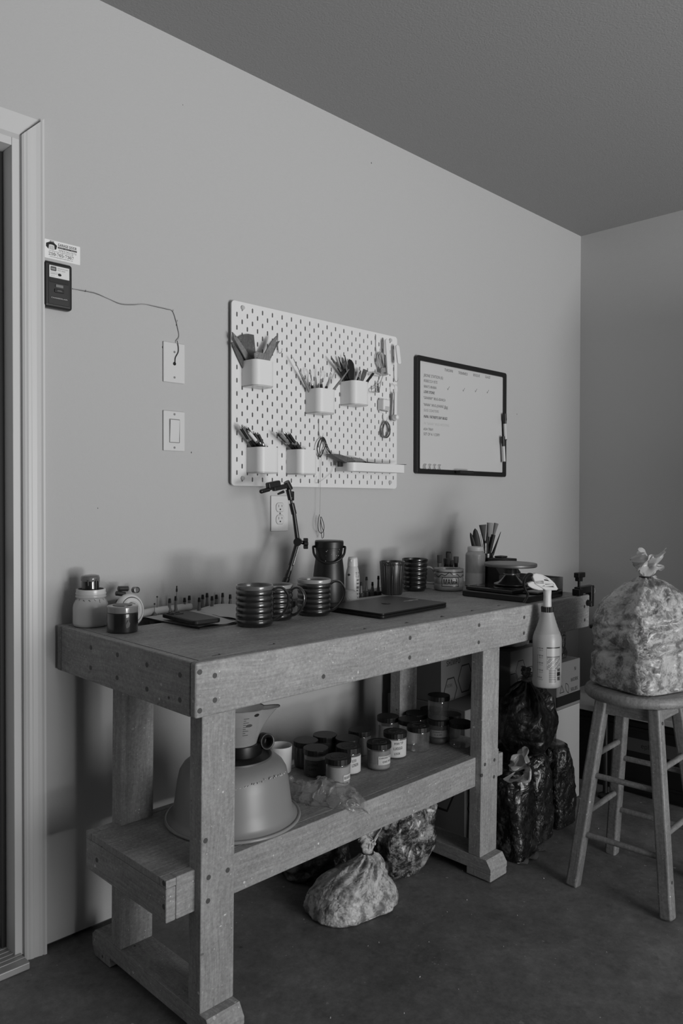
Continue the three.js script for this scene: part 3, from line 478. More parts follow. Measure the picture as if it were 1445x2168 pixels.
{ // wire loop tools
  const L = (tip, rim, zt, zr, label, lw, mh) => {
    const { o, A, F, at } = handled(c2, 'loop_tool', label, tip, rim, zt, zr, [[0.28, 0.42, 0.0028, 0.0042, mSteel, 'ferrule'], [0.42, 1, 0.0045, 0.0055, mh, 'handle']]);
    const d = F.clone().sub(A), s = V(0.75, 0, -0.65).multiplyScalar(lw); part(o, 'wire_loop', tube([at(0.3).addScaledVector(s, 0.1), at(0.12).addScaledVector(s, 1), at(0.005).addScaledVector(s, 0.8), at(0), at(0.005).addScaledVector(s, -0.8), at(0.12).addScaledVector(s, -1), at(0.3).addScaledVector(s, -0.1)], 0.0011, 36, 6), mSteel);
  };
  L([619.5, 757], [647, 824], 0.075, 0.06, 'long wooden handled loop tool leaning out of the cup of wire tools', 0.004, mTan);
  L([656, 783], [661, 822], 0.045, 0.045, 'wide wire loop tool with a black handle in the cup of wire tools', 0.014, mInk);
  L([678.5, 779.5], [680, 822], 0.05, 0.05, 'narrow steel ribbon tool standing upright in the cup of wire tools', 0.0055, mInk);
  L([700, 790], [690, 822], 0.06, 0.055, 'open bent wire loop tool at the far side of the cup of wire tools', 0.016, mInk);
  L([668, 798], [671, 822], 0.07, 0.06, 'small loop tool with a rounded wooden handle in the cup of wire tools', 0.005, mTanDark);
  handled(c2, 'needle_tool', 'slim wooden needle tool leaning across towards the cup of brushes', [738.5, 782], [707, 823.5], 0.078, 0.062, [[0, 0.1, 0.0012, 0.0022, mSteel, 'tip'], [0.1, 0.45, 0.0022, 0.0042, mTan, 'handle'], [0.45, 1, 0.0042, 0.0042, mTan, 'handle_end']]);
}
{ // brushes standing handle down, bristles up, or handle up
  const br = (tip, rim, zt, zr, up) => handled(c3, 'paint_brush', up ? 'dark paint brush standing bristles up in the pegboard cup' : 'dark pointed brush handle standing up in the pegboard cup', tip, rim, zt, zr, up ? [[0, 0.13, 0.0022, 0.0040, mTanDark, 'bristles'], [0.13, 0.27, 0.0042, 0.0036, mSteel, 'ferrule'], [0.27, 1, 0.0036, 0.0026, mInk, 'handle']] : [[0, 0.5, 0.0014, 0.0042, mInk, 'handle'], [0.5, 1, 0.0042, 0.003, mInk, 'handle_end']], up ? 'bristles-up brushes in the pegboard cup' : 'handle-up brushes in the pegboard cup', 'brush');
  for (const a of [[[701, 757], [727, 807], .05, .05, 1], [[716, 754.5], [731, 807], .035, .045, 0], [[724, 757], [737, 806], .05, .05, 1], [[729, 752], [741, 806], .04, .05, 0], [[712, 767], [729, 808], .065, .055, 1], [[763, 785], [756, 806], .05, .05, 1], [[721, 768], [733, 807], .07, .06, 0], [[730, 765], [738, 806], .065, .055, 1]]) br(...a);
  flatTool('palette_knife', 'broad black paddle tool among the paint brushes', { z: 0.05, pts: [[736, 765], [739, 760], [744, 763], [748, 770], [750, 782], [748, 806], [746, 840], [738, 840], [740, 806], [737, 785]] }, 0.003, mInk);
  flatTool('flat_brush', 'wide flat brush with a pale ferrule in the pegboard cup', { z: 0.062, pts: [[769, 781], [776.5, 784], [774, 795], [768, 807], [762, 840], [757, 838], [763, 806], [765, 795]] }, 0.004, mTanDark);
  flatTool('flat_brush', 'black brush leaning towards the coiled cable', { z: 0.068, pts: [[788, 789], [792, 791], [780, 807], [766, 840], [762, 836], [775, 806]] }, 0.004, mInk);
}
{ // pens
  const pen = (c, tip, rim, zt, zr, m1, label, group) => handled(c, 'pen', label, tip, rim, zt, zr, [[0, 0.06, 0.0014, 0.0028, mSteel, 'tip'], [0.06, 0.34, 0.0046, 0.005, m1, 'cap'], [0.34, 0.40, 0.0052, 0.0052, mSteel, 'ring'], [0.40, 1, 0.0048, 0.0046, mInk, 'barrel']], group, 'pen');
  const kind = (m) => m === mInk ? 'black' : m === mSteel ? 'steel' : m === mWhite ? 'white' : 'wooden', la = ' capped pen leaning in the cup beside the lower corner screw', lb = ' capped pen leaning in the cup next to the hanging cable';
  for (const [t, r, zt, zr, m] of [[[507, 903], [534, 947], .05, .05, mInk], [[512, 899], [542, 946], .06, .055, mSteel], [[520, 902], [549, 946], .065, .055, mInk], [[524, 911], [553, 946], .07, .06, mWhite], [[536, 913], [556, 947], .05, .05, mInk], [[545, 916], [561, 948], .045, .05, mInk]]) pen(c4, t, r, zt, zr, m, kind(m) + la, 'pens in the cup by the corner screw');
  for (const [t, r, zt, zr, m] of [[[584, 915], [617, 951], .055, .055, mInk], [[590, 917], [620, 950], .065, .06, mTan], [[600, 914], [628, 950], .05, .05, mInk], [[609, 914.5], [632, 950], .06, .055, mInk], [[625, 934], [638, 951], .05, .05, mInk]]) pen(c5, t, r, zt, zr, m, kind(m) + lb, 'pens in the cup by the hanging cord');
}
// wire hooks hanging in the slots
function hook(x, y, label, len = 0.035) { const p = V(x, y, PEG.z + 0.001); single('wire_hook', label, 'hook', tube([[0, 0.008, -0.004], [0, 0.006, 0.0018], [0, -len * 0.6, 0.002], [0, -len, 0.006], [0, -len - 0.004, 0.014], [0, -len + 0.002, 0.021], [0, -len + 0.01, 0.022]], 0.0012, 40, 7), mWire, p, 'wire hooks in the pegboard'); return V(x, y - len - 0.004, PEG.z + 0.015); }
const snap = (px, py) => { const q = onWall(px, py, PEG.z); return [Math.round(q.x / 0.02) * 0.02, q.y]; };
{
  const [hx, hy] = snap(588.2, 712); hook(hx, hy, 'bare wire hook beside the cup of wooden ribs', 0.052);
  const [cx, cy] = snap(676.4, 893); const hp = hook(cx, cy, 'long wire hook holding the black cord above the needle string', 0.05);
  // looped black cord
  const o = thing('hanging_cable', 'looped black cable hanging from the pegboard hook', 'cable', V(0, 0, 0));
  part(o, 'loop', tube([[682, 925], [674, 935], [671, 950], [675, 965], [678, 968], [676, 952], [679, 938], [684, 926], [690, 938], [686, 950], [679, 966]].map(([x, y], i) => onWall(x, y, PEG.z + 0.010 + (i % 3) * 0.002)), 0.0016, 70, 7), mInk);
  part(o, 'loop', tube([[683, 925], [688, 935], [694, 948], [699, 960], [693, 952], [686, 936], [682, 926]].map(([x, y], i) => onWall(x, y, PEG.z + 0.013)), 0.0016, 50, 7), mInk);
  // thin string with a wire needle loop at its end
  const s = thing('needle_string', 'thin string hanging below the pegboard with a twisted wire loop at its end', 'string', V(0, 0, 0)), zs = 0.026;
  part(s, 'string', tube([[679.5, 966], [678.5, 1000], [677.6, 1040], [676.5, 1088]].map(([x, y]) => onWall(x, y, zs)), 0.0005, 20, 5), M(0.25, 0.5));
  part(s, 'wire_loop', tube([[676, 1089], [673, 1104], [673, 1120], [679, 1129], [685, 1122], [685, 1110], [679, 1094], [678, 1108], [679, 1122], [681, 1139], [684.5, 1136], [684.5, 1126], [680, 1112], [678.5, 1100]].map(([x, y], i) => onWall(x, y, zs + 0.0015 * Math.sin(i * 2))), 0.0011, 90, 6), mInk);
  single('stray_thread', 'fine curly thread caught on the pegboard tray', 'thread', tube([[670, 1008], [668, 1022], [676, 1020], [690, 1010], [704, 994], [698, 975], [693, 966]].map(([x, y]) => onWall(x, y, PEG.z + 0.006)), 0.00035, 60, 4), M(0.06, 0.5), V(0, 0, 0));
}
{ // white plastic clips of the cable hooks, cable bundle, charger, thread bundle, measuring spoons
  const clip = (label, a, b, w) => { const A = onWall(...a, PEG.z + 0.022), B = onWall(...b, PEG.z + 0.012), d = B.clone().sub(A), L = d.length(), g = extrude(rrect(-w / 2, -L, w / 2, 0, w / 2.2), 0.007, 0.002); const m = single('plastic_clip', label, 'clip', g, mWhite, A); m.rotation.z = Math.atan2(d.x, -d.y); m.rotation.x = -Math.asin(0.012 / L) * 0.8; };
  clip('white plastic clip hanging above the coiled cable', [817, 718], [813, 795], 0.020); clip('white plastic clip hanging above the measuring spoons', [838.5, 731], [834.5, 773], 0.019);
  const [ax, ay] = snap(794.5, 714); hook(ax, ay, 'long wire hook above the coiled cable', 0.055);
  const [bx, by] = snap(832.5, 778); hook(bx, by, 'long wire hook carrying the ring of measuring spoons', 0.05);
  const [dx, dy] = snap(810, 880); hook(dx, dy, 'wire hook carrying the bundle of thread', 0.018);
  const c = thing('coiled_cable', 'coiled grey cable knotted around itself on the pegboard', 'cable', V(0, 0, 0)), mC = M(0.42, 0.45), z0 = PEG.z + 0.012;
  const r = rng(4);
  for (let k = 0; k < 5; k++) part(c, 'cable_turn', tube([[804 + k, 746], [799 + k * 0.8, 752], [799.5 + k * 1.4, 768], [806 + k, 783], [813, 787 + k], [811 + k * 1.2, 772], [808 + k * 1.6, 754], [805 + k * 0.8, 747]].map(([x, y]) => onWall(x + r() * 1.2, y + r() * 1.5, z0 + 0.008 * r())), 0.0016, 60, 7, true), mC);
  for (let k = 0; k < 4; k++) part(c, 'cable_turn', tube([[807, 781 + k * 2.4], [814, 779.5 + k * 2.4], [820.5, 782 + k * 2.4], [819, 786 + k * 2.4], [810, 788 + k * 2.4], [806.5, 785 + k * 2.4]].map(([x, y], i) => onWall(x, y, z0 + (i < 3 ? 0.014 : 0.002))), 0.0017, 40, 7, true), mC);
  for (const [k, s] of [[0, 0], [1, 1]]) part(c, 'tail', tube([[807, 794], [797, 790 - s * 2], [787, 789 + s * 3], [784.5, 794], [792, 795], [803, 797]].map(([x, y]) => onWall(x + k * 0.7, y, z0 + 0.006)), 0.0014, 40, 6), mC);
  part(c, 'tail', tube([[811, 794], [805, 808], [796, 818], [787, 824], [786.5, 829], [793, 831], [801, 827], [804.5, 816], [808, 800]].map(([x, y]) => onWall(x, y, z0 + 0.004)), 0.0016, 60, 7), mC);
  part(c, 'plug', merge(rod(onWall(799, 812, z0 + 0.003), onWall(800, 824, z0 + 0.003), 0.0032, 0.0032, 10), box(-0.004, 0.004, -0.012, 0, -0.003, 0.003, 0.001).translate(...onWall(800.5, 824, z0 + 0.003).toArray())), M(0.1, 0.4));
  const q0 = onWall(799.5, 845, PEG.z + 0.004), ch = thing('phone_charger', 'white block charger hanging at the end of the coiled cable', 'charger', onWall(812, 857.5, PEG.z + 0.018));
  part(ch, 'block', new RoundedBoxGeometry(0.036, 0.040, 0.032, 4, 0.006), mWhite); part(ch, 'face', box(-0.010, 0.0145, -0.018, -0.006, 0.0158, 0.0166, 0.0003), M(0.52, 0.4)); part(ch, 'cord_loop', tube([[-0.014, -0.016, -0.012], [-0.017, -0.021, 0.004], [-0.006, -0.0245, 0.014], [0.01, -0.0235, 0.012], [0.014, -0.021, 0]], 0.0013, 24, 6), M(0.2, 0.5));
  const t = thing('thread_bundle', 'folded bundle of dark elastic thread hanging from a pegboard hook', 'thread', V(0, 0, 0)); const rt = rng(9);
  for (let k = 0; k < 9; k++) part(t, 'strand', tube([[815 + rt() * 3, 892], [808.5 + rt() * 4, 903], [807 + rt() * 4, 918], [813 + rt() * 4, 927], [821 + rt() * 3, 921], [824 + rt() * 2, 908], [820 + rt() * 3, 897]].map(([x, y]) => onWall(x, y, PEG.z + 0.006 + 0.012 * rt())), 0.0013, 40, 6, true), k % 3 ? M(0.06, 0.5) : M(0.22, 0.5));
  const s = thing('measuring_spoons', 'ring of nested white plastic measuring spoons at the edge of the pegboard', 'measuring spoons', V(0, 0, 0)); const zc = PEG.z + 0.020;
  const rc = onWall(838, 824, zc); part(s, 'ring', new THREE.TorusGeometry(0.0165, 0.0013, 8, 40).rotateY(0.4).translate(rc.x, rc.y, rc.z), mWhite);
  for (let k = 0; k < 5; k++) {
    const A = onWall(835.5 + k * 0.5, 832, zc - 0.004 + k * 0.003), B = onWall(834.5 + k * 1.6, 880 - k * 0.5, zc + 0.000 + k * 0.0045), d = B.clone().sub(A), L = d.length();
    const sp = part(s, 'spoon', merge(box(-0.006, 0.006, -L, 0, -0.0008, 0.0008, 0.0006), lathe([[0.0125 - k * 0.001, 0], [0.012 - k * 0.001, -0.006], [0.008, -0.011], [0, -0.0125]].concat([[0, -0.0115], [0.007, -0.010], [0.011 - k * 0.001, -0.005], [0.0117 - k * 0.001, 0]]), 20).rotateX(-Math.PI / 2).translate(0, -L - 0.008, 0.001)), k === 0 ? M(0.45, 0.4) : mWhite); sp.position.copy(A); sp.rotation.z = Math.atan2(d.x, -d.y);
  }
}
{ // white tray with tools lying in it
  const a = onWall(709.6, 980, PEG.z), b = onWall(709.6, 997.8, PEG.z), h = a.y - b.y, w = 0.272, d = 0.078, t = thing('pegboard_tray', 'long white tray hanging on the pegboard below the measuring spoons', 'tray', V(a.x, b.y, PEG.z + 0.0008));
  const ring = (i) => { const p = [], r = 0.026 - i, x0 = i, x1 = w - i, z1 = d - i; p.push([x0, i]); for (let k = 0; k <= 8; k++) { const q = Math.PI - k / 8 * Math.PI / 2; p.push([x0 + r + Math.cos(q) * r, z1 - r + Math.sin(q) * r]); } p.push([x1 - 0.003, z1], [x1, z1 - 0.003], [x1, i]); return p.map(([x, z]) => [x, -z]); };
  part(t, 'rim', extrude(ring(0), h, 0, [ring(0.0025)]).rotateX(-Math.PI / 2), mWhite); part(t, 'floor', extrude(ring(0.001), 0.003, 0.0005).rotateX(-Math.PI / 2), mWhite);
  const z = PEG.z + 0.04;
  flatTool('palette_knife', 'grey flat scraper blade sticking out of the pegboard tray', { z, pts: [[694, 961], [712, 962], [738, 970], [746, 976], [744, 984], [728, 981], [703, 967]] }, 0.03, mTanDark);
  flatTool('clay_rib', 'rounded speckled rib standing in the pegboard tray', { z, pts: [[737, 985], [739, 972], [750, 968.5], [763, 971], [772, 977], [775, 985]] }, 0.012, mTan);
  flatTool('steel_knife', 'dark thin knife lying across the pegboard tray', { z: z + 0.018, pts: [[773, 977.5], [800, 980.5], [826, 983], [858, 983], [858, 984], [826, 985], [800, 985.5], [775, 986]] }, 0.010, mInk);
  flatTool('scraper_block', 'small dark block inside the pegboard tray', { z: z - 0.01, pts: [[716, 988], [716, 972], [732, 973], [732, 988]] }, 0.012, mInk);
}
// ---------------------------------------------------------------- things standing on the bench top
function put(o, P, yaw = 0) { o.position.copy(P); o.quaternion.copy(BQ).multiply(new THREE.Quaternion().setFromAxisAngle(V(0, 1, 0), yaw)); return o; }
const FACE = -0.79;                               // yaw that turns +z towards the camera
const mGlaze = (v, r = 0.16) => M(v, 0.3, { clearcoat: 1, clearcoatRoughness: r });
const mGlass = new THREE.MeshPhysicalMaterial({ color: 0xffffff, roughness: 0.04, transmission: 1, thickness: 0, ior: 1.45 });
const onTrough = (px, py) => onBench(px, py, TROUGH.v);
function ringWall(pts, t = 0.003) { const inner = pts.slice().reverse().map(([r, y]) => [Math.max(r - t, 0.0005), Math.max(y, t)]); return pts.concat(inner); }
{ // white printed preserving jar with a dark bottle standing in it
  const C = stand(192, 1330, 36.5), m = C.m, r = C.r, j = thing('preserving_jar', 'white painted preserving jar with a black print around its shoulder', 'jar'); put(j, C, FACE);
  const tex = canvasTex(1024, 256, (g, w, h) => { g.fillStyle = grey(205); g.fillRect(0, 0, w, h); g.strokeStyle = grey(30); g.fillStyle = grey(25); const q = rng(3); for (let i = 0; i < 17; i++) { const x = 30 + i * 60, y = 196 + q() * 10, a = q() * 3; g.save(); g.translate(x, y); g.scale(1, 0.5); g.rotate(a); g.beginPath(); g.ellipse(0, 0, 7, 4, 0, 0, 7); g.fill(); g.lineWidth = 3; g.beginPath(); g.moveTo(4, 2); g.lineTo(11, 9); g.lineTo(17, 3); g.stroke(); g.restore(); } });
  const H = 78 * m; part(j, 'body', lathe(ringWall([[0, 0], [r * 0.86, 0], [r * 0.95, H * 0.03], [r, H * 0.1], [r, H * 0.5], [r * 0.96, H * 0.6], [r * 0.86, H * 0.70], [r * 0.80, H * 0.74], [r * 0.80, H * 0.77], [r * 0.86, H * 0.79], [r * 0.86, H * 0.82], [r * 0.82, H * 0.84], [r * 0.86, H * 0.87], [r * 0.86, H * 0.90], [r * 0.82, H * 0.92], [r * 0.83, H], [r * 0.80, H * 1.005]], 0.0035), 48), new THREE.MeshPhysicalMaterial({ map: tex, roughness: 0.3, clearcoat: 0.5, clearcoatRoughness: 0.2 }));
  const b = thing('dark_bottle', 'dark glazed bottle with drips on its cap standing in the white preserving jar', 'bottle'); put(b, C.clone().add(V(0.002, 0.004, 0.0)), 0.3); b.rotation.z = 0.04;
  const rb = 18 * m, hb = (1330 - 1219 - 6) * m;
  part(b, 'body', lathe([[0, 0], [rb * 0.95, 0], [rb, 0.004], [rb, hb * 0.86], [rb * 0.98, hb * 0.88]], 28), mGlaze(0.012, 0.06));
  part(b, 'cap', lathe([[rb * 0.98, hb * 0.88], [rb * 1.06, hb * 0.89], [rb * 1.08, hb * 0.94], [rb * 0.98, hb * 0.985], [rb * 0.6, hb], [0, hb * 1.005]], 28), new THREE.MeshPhysicalMaterial({ color: new THREE.Color(0.14, 0.14, 0.14), roughness: 0.35, clearcoat: 1, bumpMap: T.grain, bumpScale: 0.001 }));
  for (const [a, l] of [[-1.2, 0.02], [0.4, 0.012], [1.7, 0.026], [2.6, 0.015]]) part(b, 'drip', rod(V(Math.cos(a) * rb * 1.05, hb * 0.92, Math.sin(a) * rb * 1.05), V(Math.cos(a) * rb * 1.03, hb * 0.92 - l, Math.sin(a) * rb * 1.03), 0.0024, 0.0016, 8), mGlaze(0.03));
}
{ // dark jar with a clear screw lid
  const C = stand(259, 1342, 32.2), m = C.m, r = C.r, H = 56 * m, j = thing('dark_jar', 'low dark jar with a clear screw lid at the end of the bench', 'jar'); put(j, C, FACE);
  part(j, 'body', lathe([[0, 0], [r * 0.95, 0], [r, 0.003], [r, H * 0.72], [r * 0.95, H * 0.74], [0, H * 0.74]], 44), mGlaze(0.012, 0.05));
  const l = []; for (let i = 0; i < 6; i++) { l.push([r * 1.0, H * (0.75 + i * 0.03)], [r * 0.97, H * (0.765 + i * 0.03)]); }
  part(j, 'lid', lathe([[r * 0.9, H * 0.74], ...l, [r * 1.0, H * 0.94], [r * 0.97, H * 0.985], [r * 0.9, H], [0, H]], 44), M(0.22, 0.25, { clearcoat: 1, clearcoatRoughness: 0.1 }));
  part(j, 'inner_disc', new THREE.CylinderGeometry(r * 0.62, r * 0.62, 0.001, 36).translate(0, H + 0.0006, 0), M(0.02, 0.3), 'dark disc under the lid');
  part(j, 'label_scrap', extrude([[0, 0], [0.006, 0.004], [0.008, 0.012], [0.004, 0.02], [0.001, 0.015], [-0.003, 0.006]], 0.0006).translate(r * 0.52, H * 0.2, r * 0.86), M(0.3, 0.4));
}
{ // round push light leaning on short sticks
  const C = onBench(275, 1326), m = mpp(C), R = 35 * m, o = thing('push_light', 'round white push light leaning on edge behind the dark jar', 'light'); put(o, C.clone().add(V(0, R * 0.98, 0)), 0.12); o.rotation.x -= 0.16;
  part(o, 'shell', lathe([[0, -0.010], [R * 0.93, -0.010], [R, -0.004], [R * 0.98, 0.004], [R * 0.86, 0.009], [R * 0.80, 0.0095], [R * 0.79, 0.0070], [R * 0.75, 0.0070], [R * 0.74, 0.0102], [R * 0.60, 0.012], [R * 0.50, 0.0125], [R * 0.48, 0.006], [0, 0.004]], 52).rotateX(Math.PI / 2), M(0.7, 0.35));
  part(o, 'ring_groove', new THREE.TorusGeometry(R * 0.77, 0.0012, 8, 52).translate(0, 0, 0.0078), mInk);
  part(o, 'reflector', lathe([[R * 0.47, 0.008], [R * 0.3, 0.004], [R * 0.1, 0.0045], [0, 0.007]], 10).rotateX(Math.PI / 2), M(0.6, 0.12, { metalness: 0.9 }));
  part(o, 'lens', lathe([[R * 0.48, 0.0115], [R * 0.3, 0.0150], [0, 0.0165]], 36).rotateX(Math.PI / 2), mGlass);
  const q = onBench(262, 1300);
  const stick = (n, l, a, b, r) => single(n, l, 'stick', merge(rod(a, b, r, r * 0.95, 14), rod(a.clone().lerp(b, -0.04), a, r * 0.6, r, 14), rod(b, b.clone().lerp(a, -0.04), r * 0.95, r * 0.6, 14)), mGlaze(0.03, 0.3), V(0, 0, 0));
  stick('short_stick', 'upper short dark stick lying behind the push light', onWall(251, 1246.5, 0.05), onWall(270, 1246, 0.05), 0.0075); stick('short_stick', 'lower short dark stick behind the push light', onWall(246, 1256, 0.055), onWall(264, 1258, 0.055), 0.0065); stick('short_stick', 'stubby dark stick end beside the push light', onWall(284, 1249, 0.036), onWall(290, 1249, 0.052), 0.009);
  const K = onBench(262, 1313), kb = lathe([[0, 0], [0.026, 0], [0.026, 0.05], [0.024, 0.054], [0.012, 0.056], [0, 0.056]], 28); put(single('tin_can', 'dark tin behind the push light carrying the short sticks', 'tin', kb, M(0.03, 0.4)), bench(...toBench(V(onWall(266, 1252, 0.05).x, 0.82, 0.05)).setY(0).toArray()), 0);
}
// fine-tip glaze bottles in the tool trough
{
  const mB = M(0.3, 0.35, { clearcoat: 0.3 }), mN = M(0.16, 0.3), mBdark = M(0.045, 0.4);
  const bottle = (px, py, z, kind) => { // px, py = top of the cap
    const P = onWall(px, py, z), base = bench(...(() => { const b = toBench(P); return [b.x, TROUGH.v, b.z]; })()), h = P.y - base.y;
    const o = thing('glaze_bottle', kind === 2 ? (z > 0.06 ? 'short needle tip bottle half hidden beside the push light in the bench trough' : 'fine needle tip bottle with a tall ball ended pin in the bench trough') : kind === 3 ? 'fine tip bottle with a cap raised on a long needle in the bench trough' : kind === 1 ? 'dark squat glaze bottle with a black cap in the trough behind the laptop' : 'small pale glaze bottle with a black tip cap in the bench trough', 'bottle', undefined, kind === 0 ? 'glaze bottles behind the notepad' : kind === 1 ? 'dark glaze bottles behind the laptop' : undefined); put(o, base, 0);
    const r = 0.0125, hb = Math.min(0.034, Math.max(0.022, h - 0.030));
    part(o, 'body', lathe([[0, 0], [r * 0.94, 0], [r, 0.002], [r, hb - 0.005], [r * 0.93, hb - 0.001], [r * 0.5, hb], [0, hb]], 24), kind === 1 ? mBdark : mB);
    if (kind === 2) { part(o, 'nozzle', lathe([[0.006, hb], [0.004, hb + 0.008], [0.001, hb + 0.011], [0.0008, h - 0.004]], 12), mN); part(o, 'pin_head', new THREE.SphereGeometry(0.0024, 12, 8).translate(0, h - 0.002, 0), mInk); return; }
    if (kind === 3) { part(o, 'nozzle', lathe([[0.006, hb], [0.004, hb + 0.008], [0.0009, hb + 0.012], [0.0009, h - 0.012]], 12), mN); part(o, 'cap', lathe([[0.0026, h - 0.016], [0.0026, h - 0.008], [0.0018, h - 0.007], [0.002, h], [0, h]], 12), mInk); return; }
    part(o, 'nozzle', lathe([[0.0062, hb], [0.006, hb + 0.003], [0.0036, hb + 0.018], [0.0033, h - 0.004]], 14), mN);
    part(o, 'cap', lathe([[0.0042, h - 0.0125], [0.0044, h - 0.0115], [0.0034, h - 0.0005], [0.003, h], [0, h]], 14), mInk);
  };
  for (const [x, y, z] of [[359, 1267, 0.05], [372, 1262, 0.052], [390.5, 1265.5, 0.04], [400.5, 1261, 0.036], [421.5, 1265, 0.070], [429, 1259, 0.044], [438, 1255.5, 0.030], [448.5, 1262, 0.070], [457.8, 1259, 0.046], [471, 1255.3, 0.032], [487, 1258.5, 0.050]]) bottle(x, y, z, 0);
  bottle(332.5, 1262, 0.05, 2); bottle(327, 1277, 0.066, 2); bottle(374, 1240.5, 0.074, 3);
  for (const [x, y, z] of [[775.5, 1221, 0.06], [800.5, 1219, 0.085], [764, 1232, 0.090], [788, 1232, 0.075], [1047, 1216, 0.045]].slice(0, 4)) bottle(x, y, z, 1);
}
{ // notepad with a page rolled over, and the phone on it
  const pad = thing('notepad', 'dog-eared notepad with its top pages rolled back', 'notepad'), A = toBench(onBench(306, 1309)), F = toBench(onBench(420, 1331)), Rr = toBench(onBench(478, 1325));
  put(pad, bench(0, 0, 0), 0);
  const sheet = (y, pts, t, m, n) => part(pad, n, extrude(pts.map(([u, w]) => [u, -w]), t, 0).rotateX(-Math.PI / 2).translate(0, y, 0), m);
  const mPaper = M(0.62, 0.8), mCover = M(0.03, 0.6), quad = [[0.215, -0.545], [0.235, -0.32], [0.355, -0.325], [0.40, -0.56]];
  sheet(0.0005, [[0.213, -0.55], [0.232, -0.316], [0.362, -0.318], [0.405, -0.565]], 0.002, mCover, 'cover');
  part(pad, 'pages', surf((s, t) => { const a = [lerp(quad[0][0], quad[3][0], s), lerp(quad[0][1], quad[3][1], s)], b = [lerp(quad[1][0], quad[2][0], s), lerp(quad[1][1], quad[2][1], s)], u = lerp(a[0], b[0], t), w = lerp(a[1], b[1], t); return V(u, 0.0032 + 0.006 * Math.max(0, 0.35 - t) + 0.004 * smooth(0.85, 1, t) * (0.5 + 0.5 * Math.sin(s * 7)), w); }, 18, 18), M(0.58, 0.8, { side: THREE.DoubleSide }));
  part(pad, 'rolled_page', tube([[0.208, 0.013, -0.555], [0.27, 0.0135, -0.570], [0.33, 0.0135, -0.575], [0.385, 0.013, -0.578]], 0.0105, 20, 18), mPaper);
  part(pad, 'loose_page', surf((s, t) => V(lerp(0.385, 0.545, s), 0.003 + 0.012 * Math.sin(s * 3.0) * (1 - t * 0.6) + 0.002 * Math.sin(t * 9), lerp(-0.56, -0.36 - 0.03 * s, t)), 20, 16), M(0.6, 0.8, { side: THREE.DoubleSide }));
  const ph = thing('phone', 'dark smartphone in a black case lying face down on the notepad', 'phone'), a = onBench(398, 1311, 0.016), yaw = 0.0;
  const c0 = onBench(415, 1309, 0.02); put(ph, bench(0.262, 0.0105, -0.398), -0.06);
  part(ph, 'case', extrude(rrect(-0.0415, -0.082, 0.0415, 0.082, 0.013), 0.011, 0.0028).rotateX(-Math.PI / 2), M(0.006, 0.5));
  part(ph, 'back', extrude(rrect(-0.037, -0.0775, 0.037, 0.0775, 0.009), 0.0006, 0).rotateX(-Math.PI / 2).translate(0, 0.0108, 0), M(0.014, 0.4));
  const bump = part(ph, 'camera_bump', extrude(rrect(-0.034, 0.036, 0.004, 0.072, 0.009), 0.003, 0.0008).rotateX(-Math.PI / 2).translate(0, 0.0105, 0), M(0.012, 0.3)); for (const [x, z] of [[-0.024, -0.062], [-0.024, -0.046], [-0.008, -0.054]]) part(bump, 'lens', lathe([[0, 0.0136], [0.006, 0.0136], [0.0065, 0.0146], [0.0055, 0.0150], [0.005, 0.0142], [0, 0.0140]], 20).translate(x, 0, z), M(0.02, 0.1));
}
// ribbed, glazed mugs
function ribs(r, H, n, amp, top = 0.9) { const p = [[0, 0], [r * 0.82, 0], [r * 0.90, H * 0.02]]; const K = n * 8; for (let i = 0; i <= K; i++) { const t = i / K, y = H * lerp(0.04, top, t); p.push([r * (1 - amp + amp * Math.abs(Math.sin(t * n * Math.PI)) ** 0.7), y]); } return p; }
T.glaze = dataTex(512, 512, (x, y) => 0.30 + 0.10 * Math.sin(y * 6.283 * 7) + 0.05 * tile(x, y, 9, 22, 81) + 0.03 * tile(x, y, 40, 40, 82), true);
const mRib = new THREE.MeshPhysicalMaterial({ map: T.glaze, color: new THREE.Color(0.2, 0.2, 0.2), roughness: 0.32, clearcoat: 1, clearcoatRoughness: 0.12 });
function mug(name, label, px, py, rpx, hpx, o = {}) {
  const C = stand(px, py, rpx), m = C.m, r = C.r, H = hpx * m, t = thing(name, label, o.cat ?? 'mug'); put(t, C, FACE);
  const taper = o.taper ?? 1, outer = o.profile ? o.profile(r, H) : ribs(r, H, o.n ?? 6, o.amp ?? 0.055);
  const prof = outer.map(([q, y]) => [q * lerp(taper, 1, y / H), y]);
  if (!o.profile) prof.push([r * 0.965, H * 0.93], [r * 0.985, H * 0.985], [r * 0.965, H]);
  const inner = [[r * 0.93, H * 0.995], [r * 0.90, H * 0.9], [r * 0.86 * taper, H * 0.12], [r * 0.6 * taper, 0.006], [0, 0.006]];
  part(t, 'body', lathe(prof, 56), o.mat ?? mRib); part(t, 'inside', lathe([[prof[prof.length - 1][0], prof[prof.length - 1][1]], ...inner], 56), o.inMat ?? mGlaze(0.2));
  if (o.rimMat) part(t, 'rim', lathe([[r * 0.975, H * 0.90], [r * 1.0, H * 0.93], [r * 1.0, H * 0.985], [r * 0.97, H * 1.004], [r * 0.93, H * 0.998], [r * 0.91, H * 0.93]], 56), o.rimMat);
  if (o.handle) { const [pts, a, b, yaw] = o.handle, g = strap(pts.map(([x, y]) => V(x * r, y * H, 0)), a, b, V(0, 0, 1), 30, 12, (q) => 1 - 0.25 * Math.sin(q * Math.PI)); const h = part(t, 'handle', g, o.handleMat ?? o.mat ?? mRib); h.rotation.y = yaw; }
  t.r = r; t.H = H; t.m = m; t.C = C; return t;
}
const ear = [[0.94, 0.86], [1.22, 0.93], [1.55, 0.90], [1.80, 0.72], [1.78, 0.50], [1.55, 0.30], [1.25, 0.17], [0.94, 0.12]];
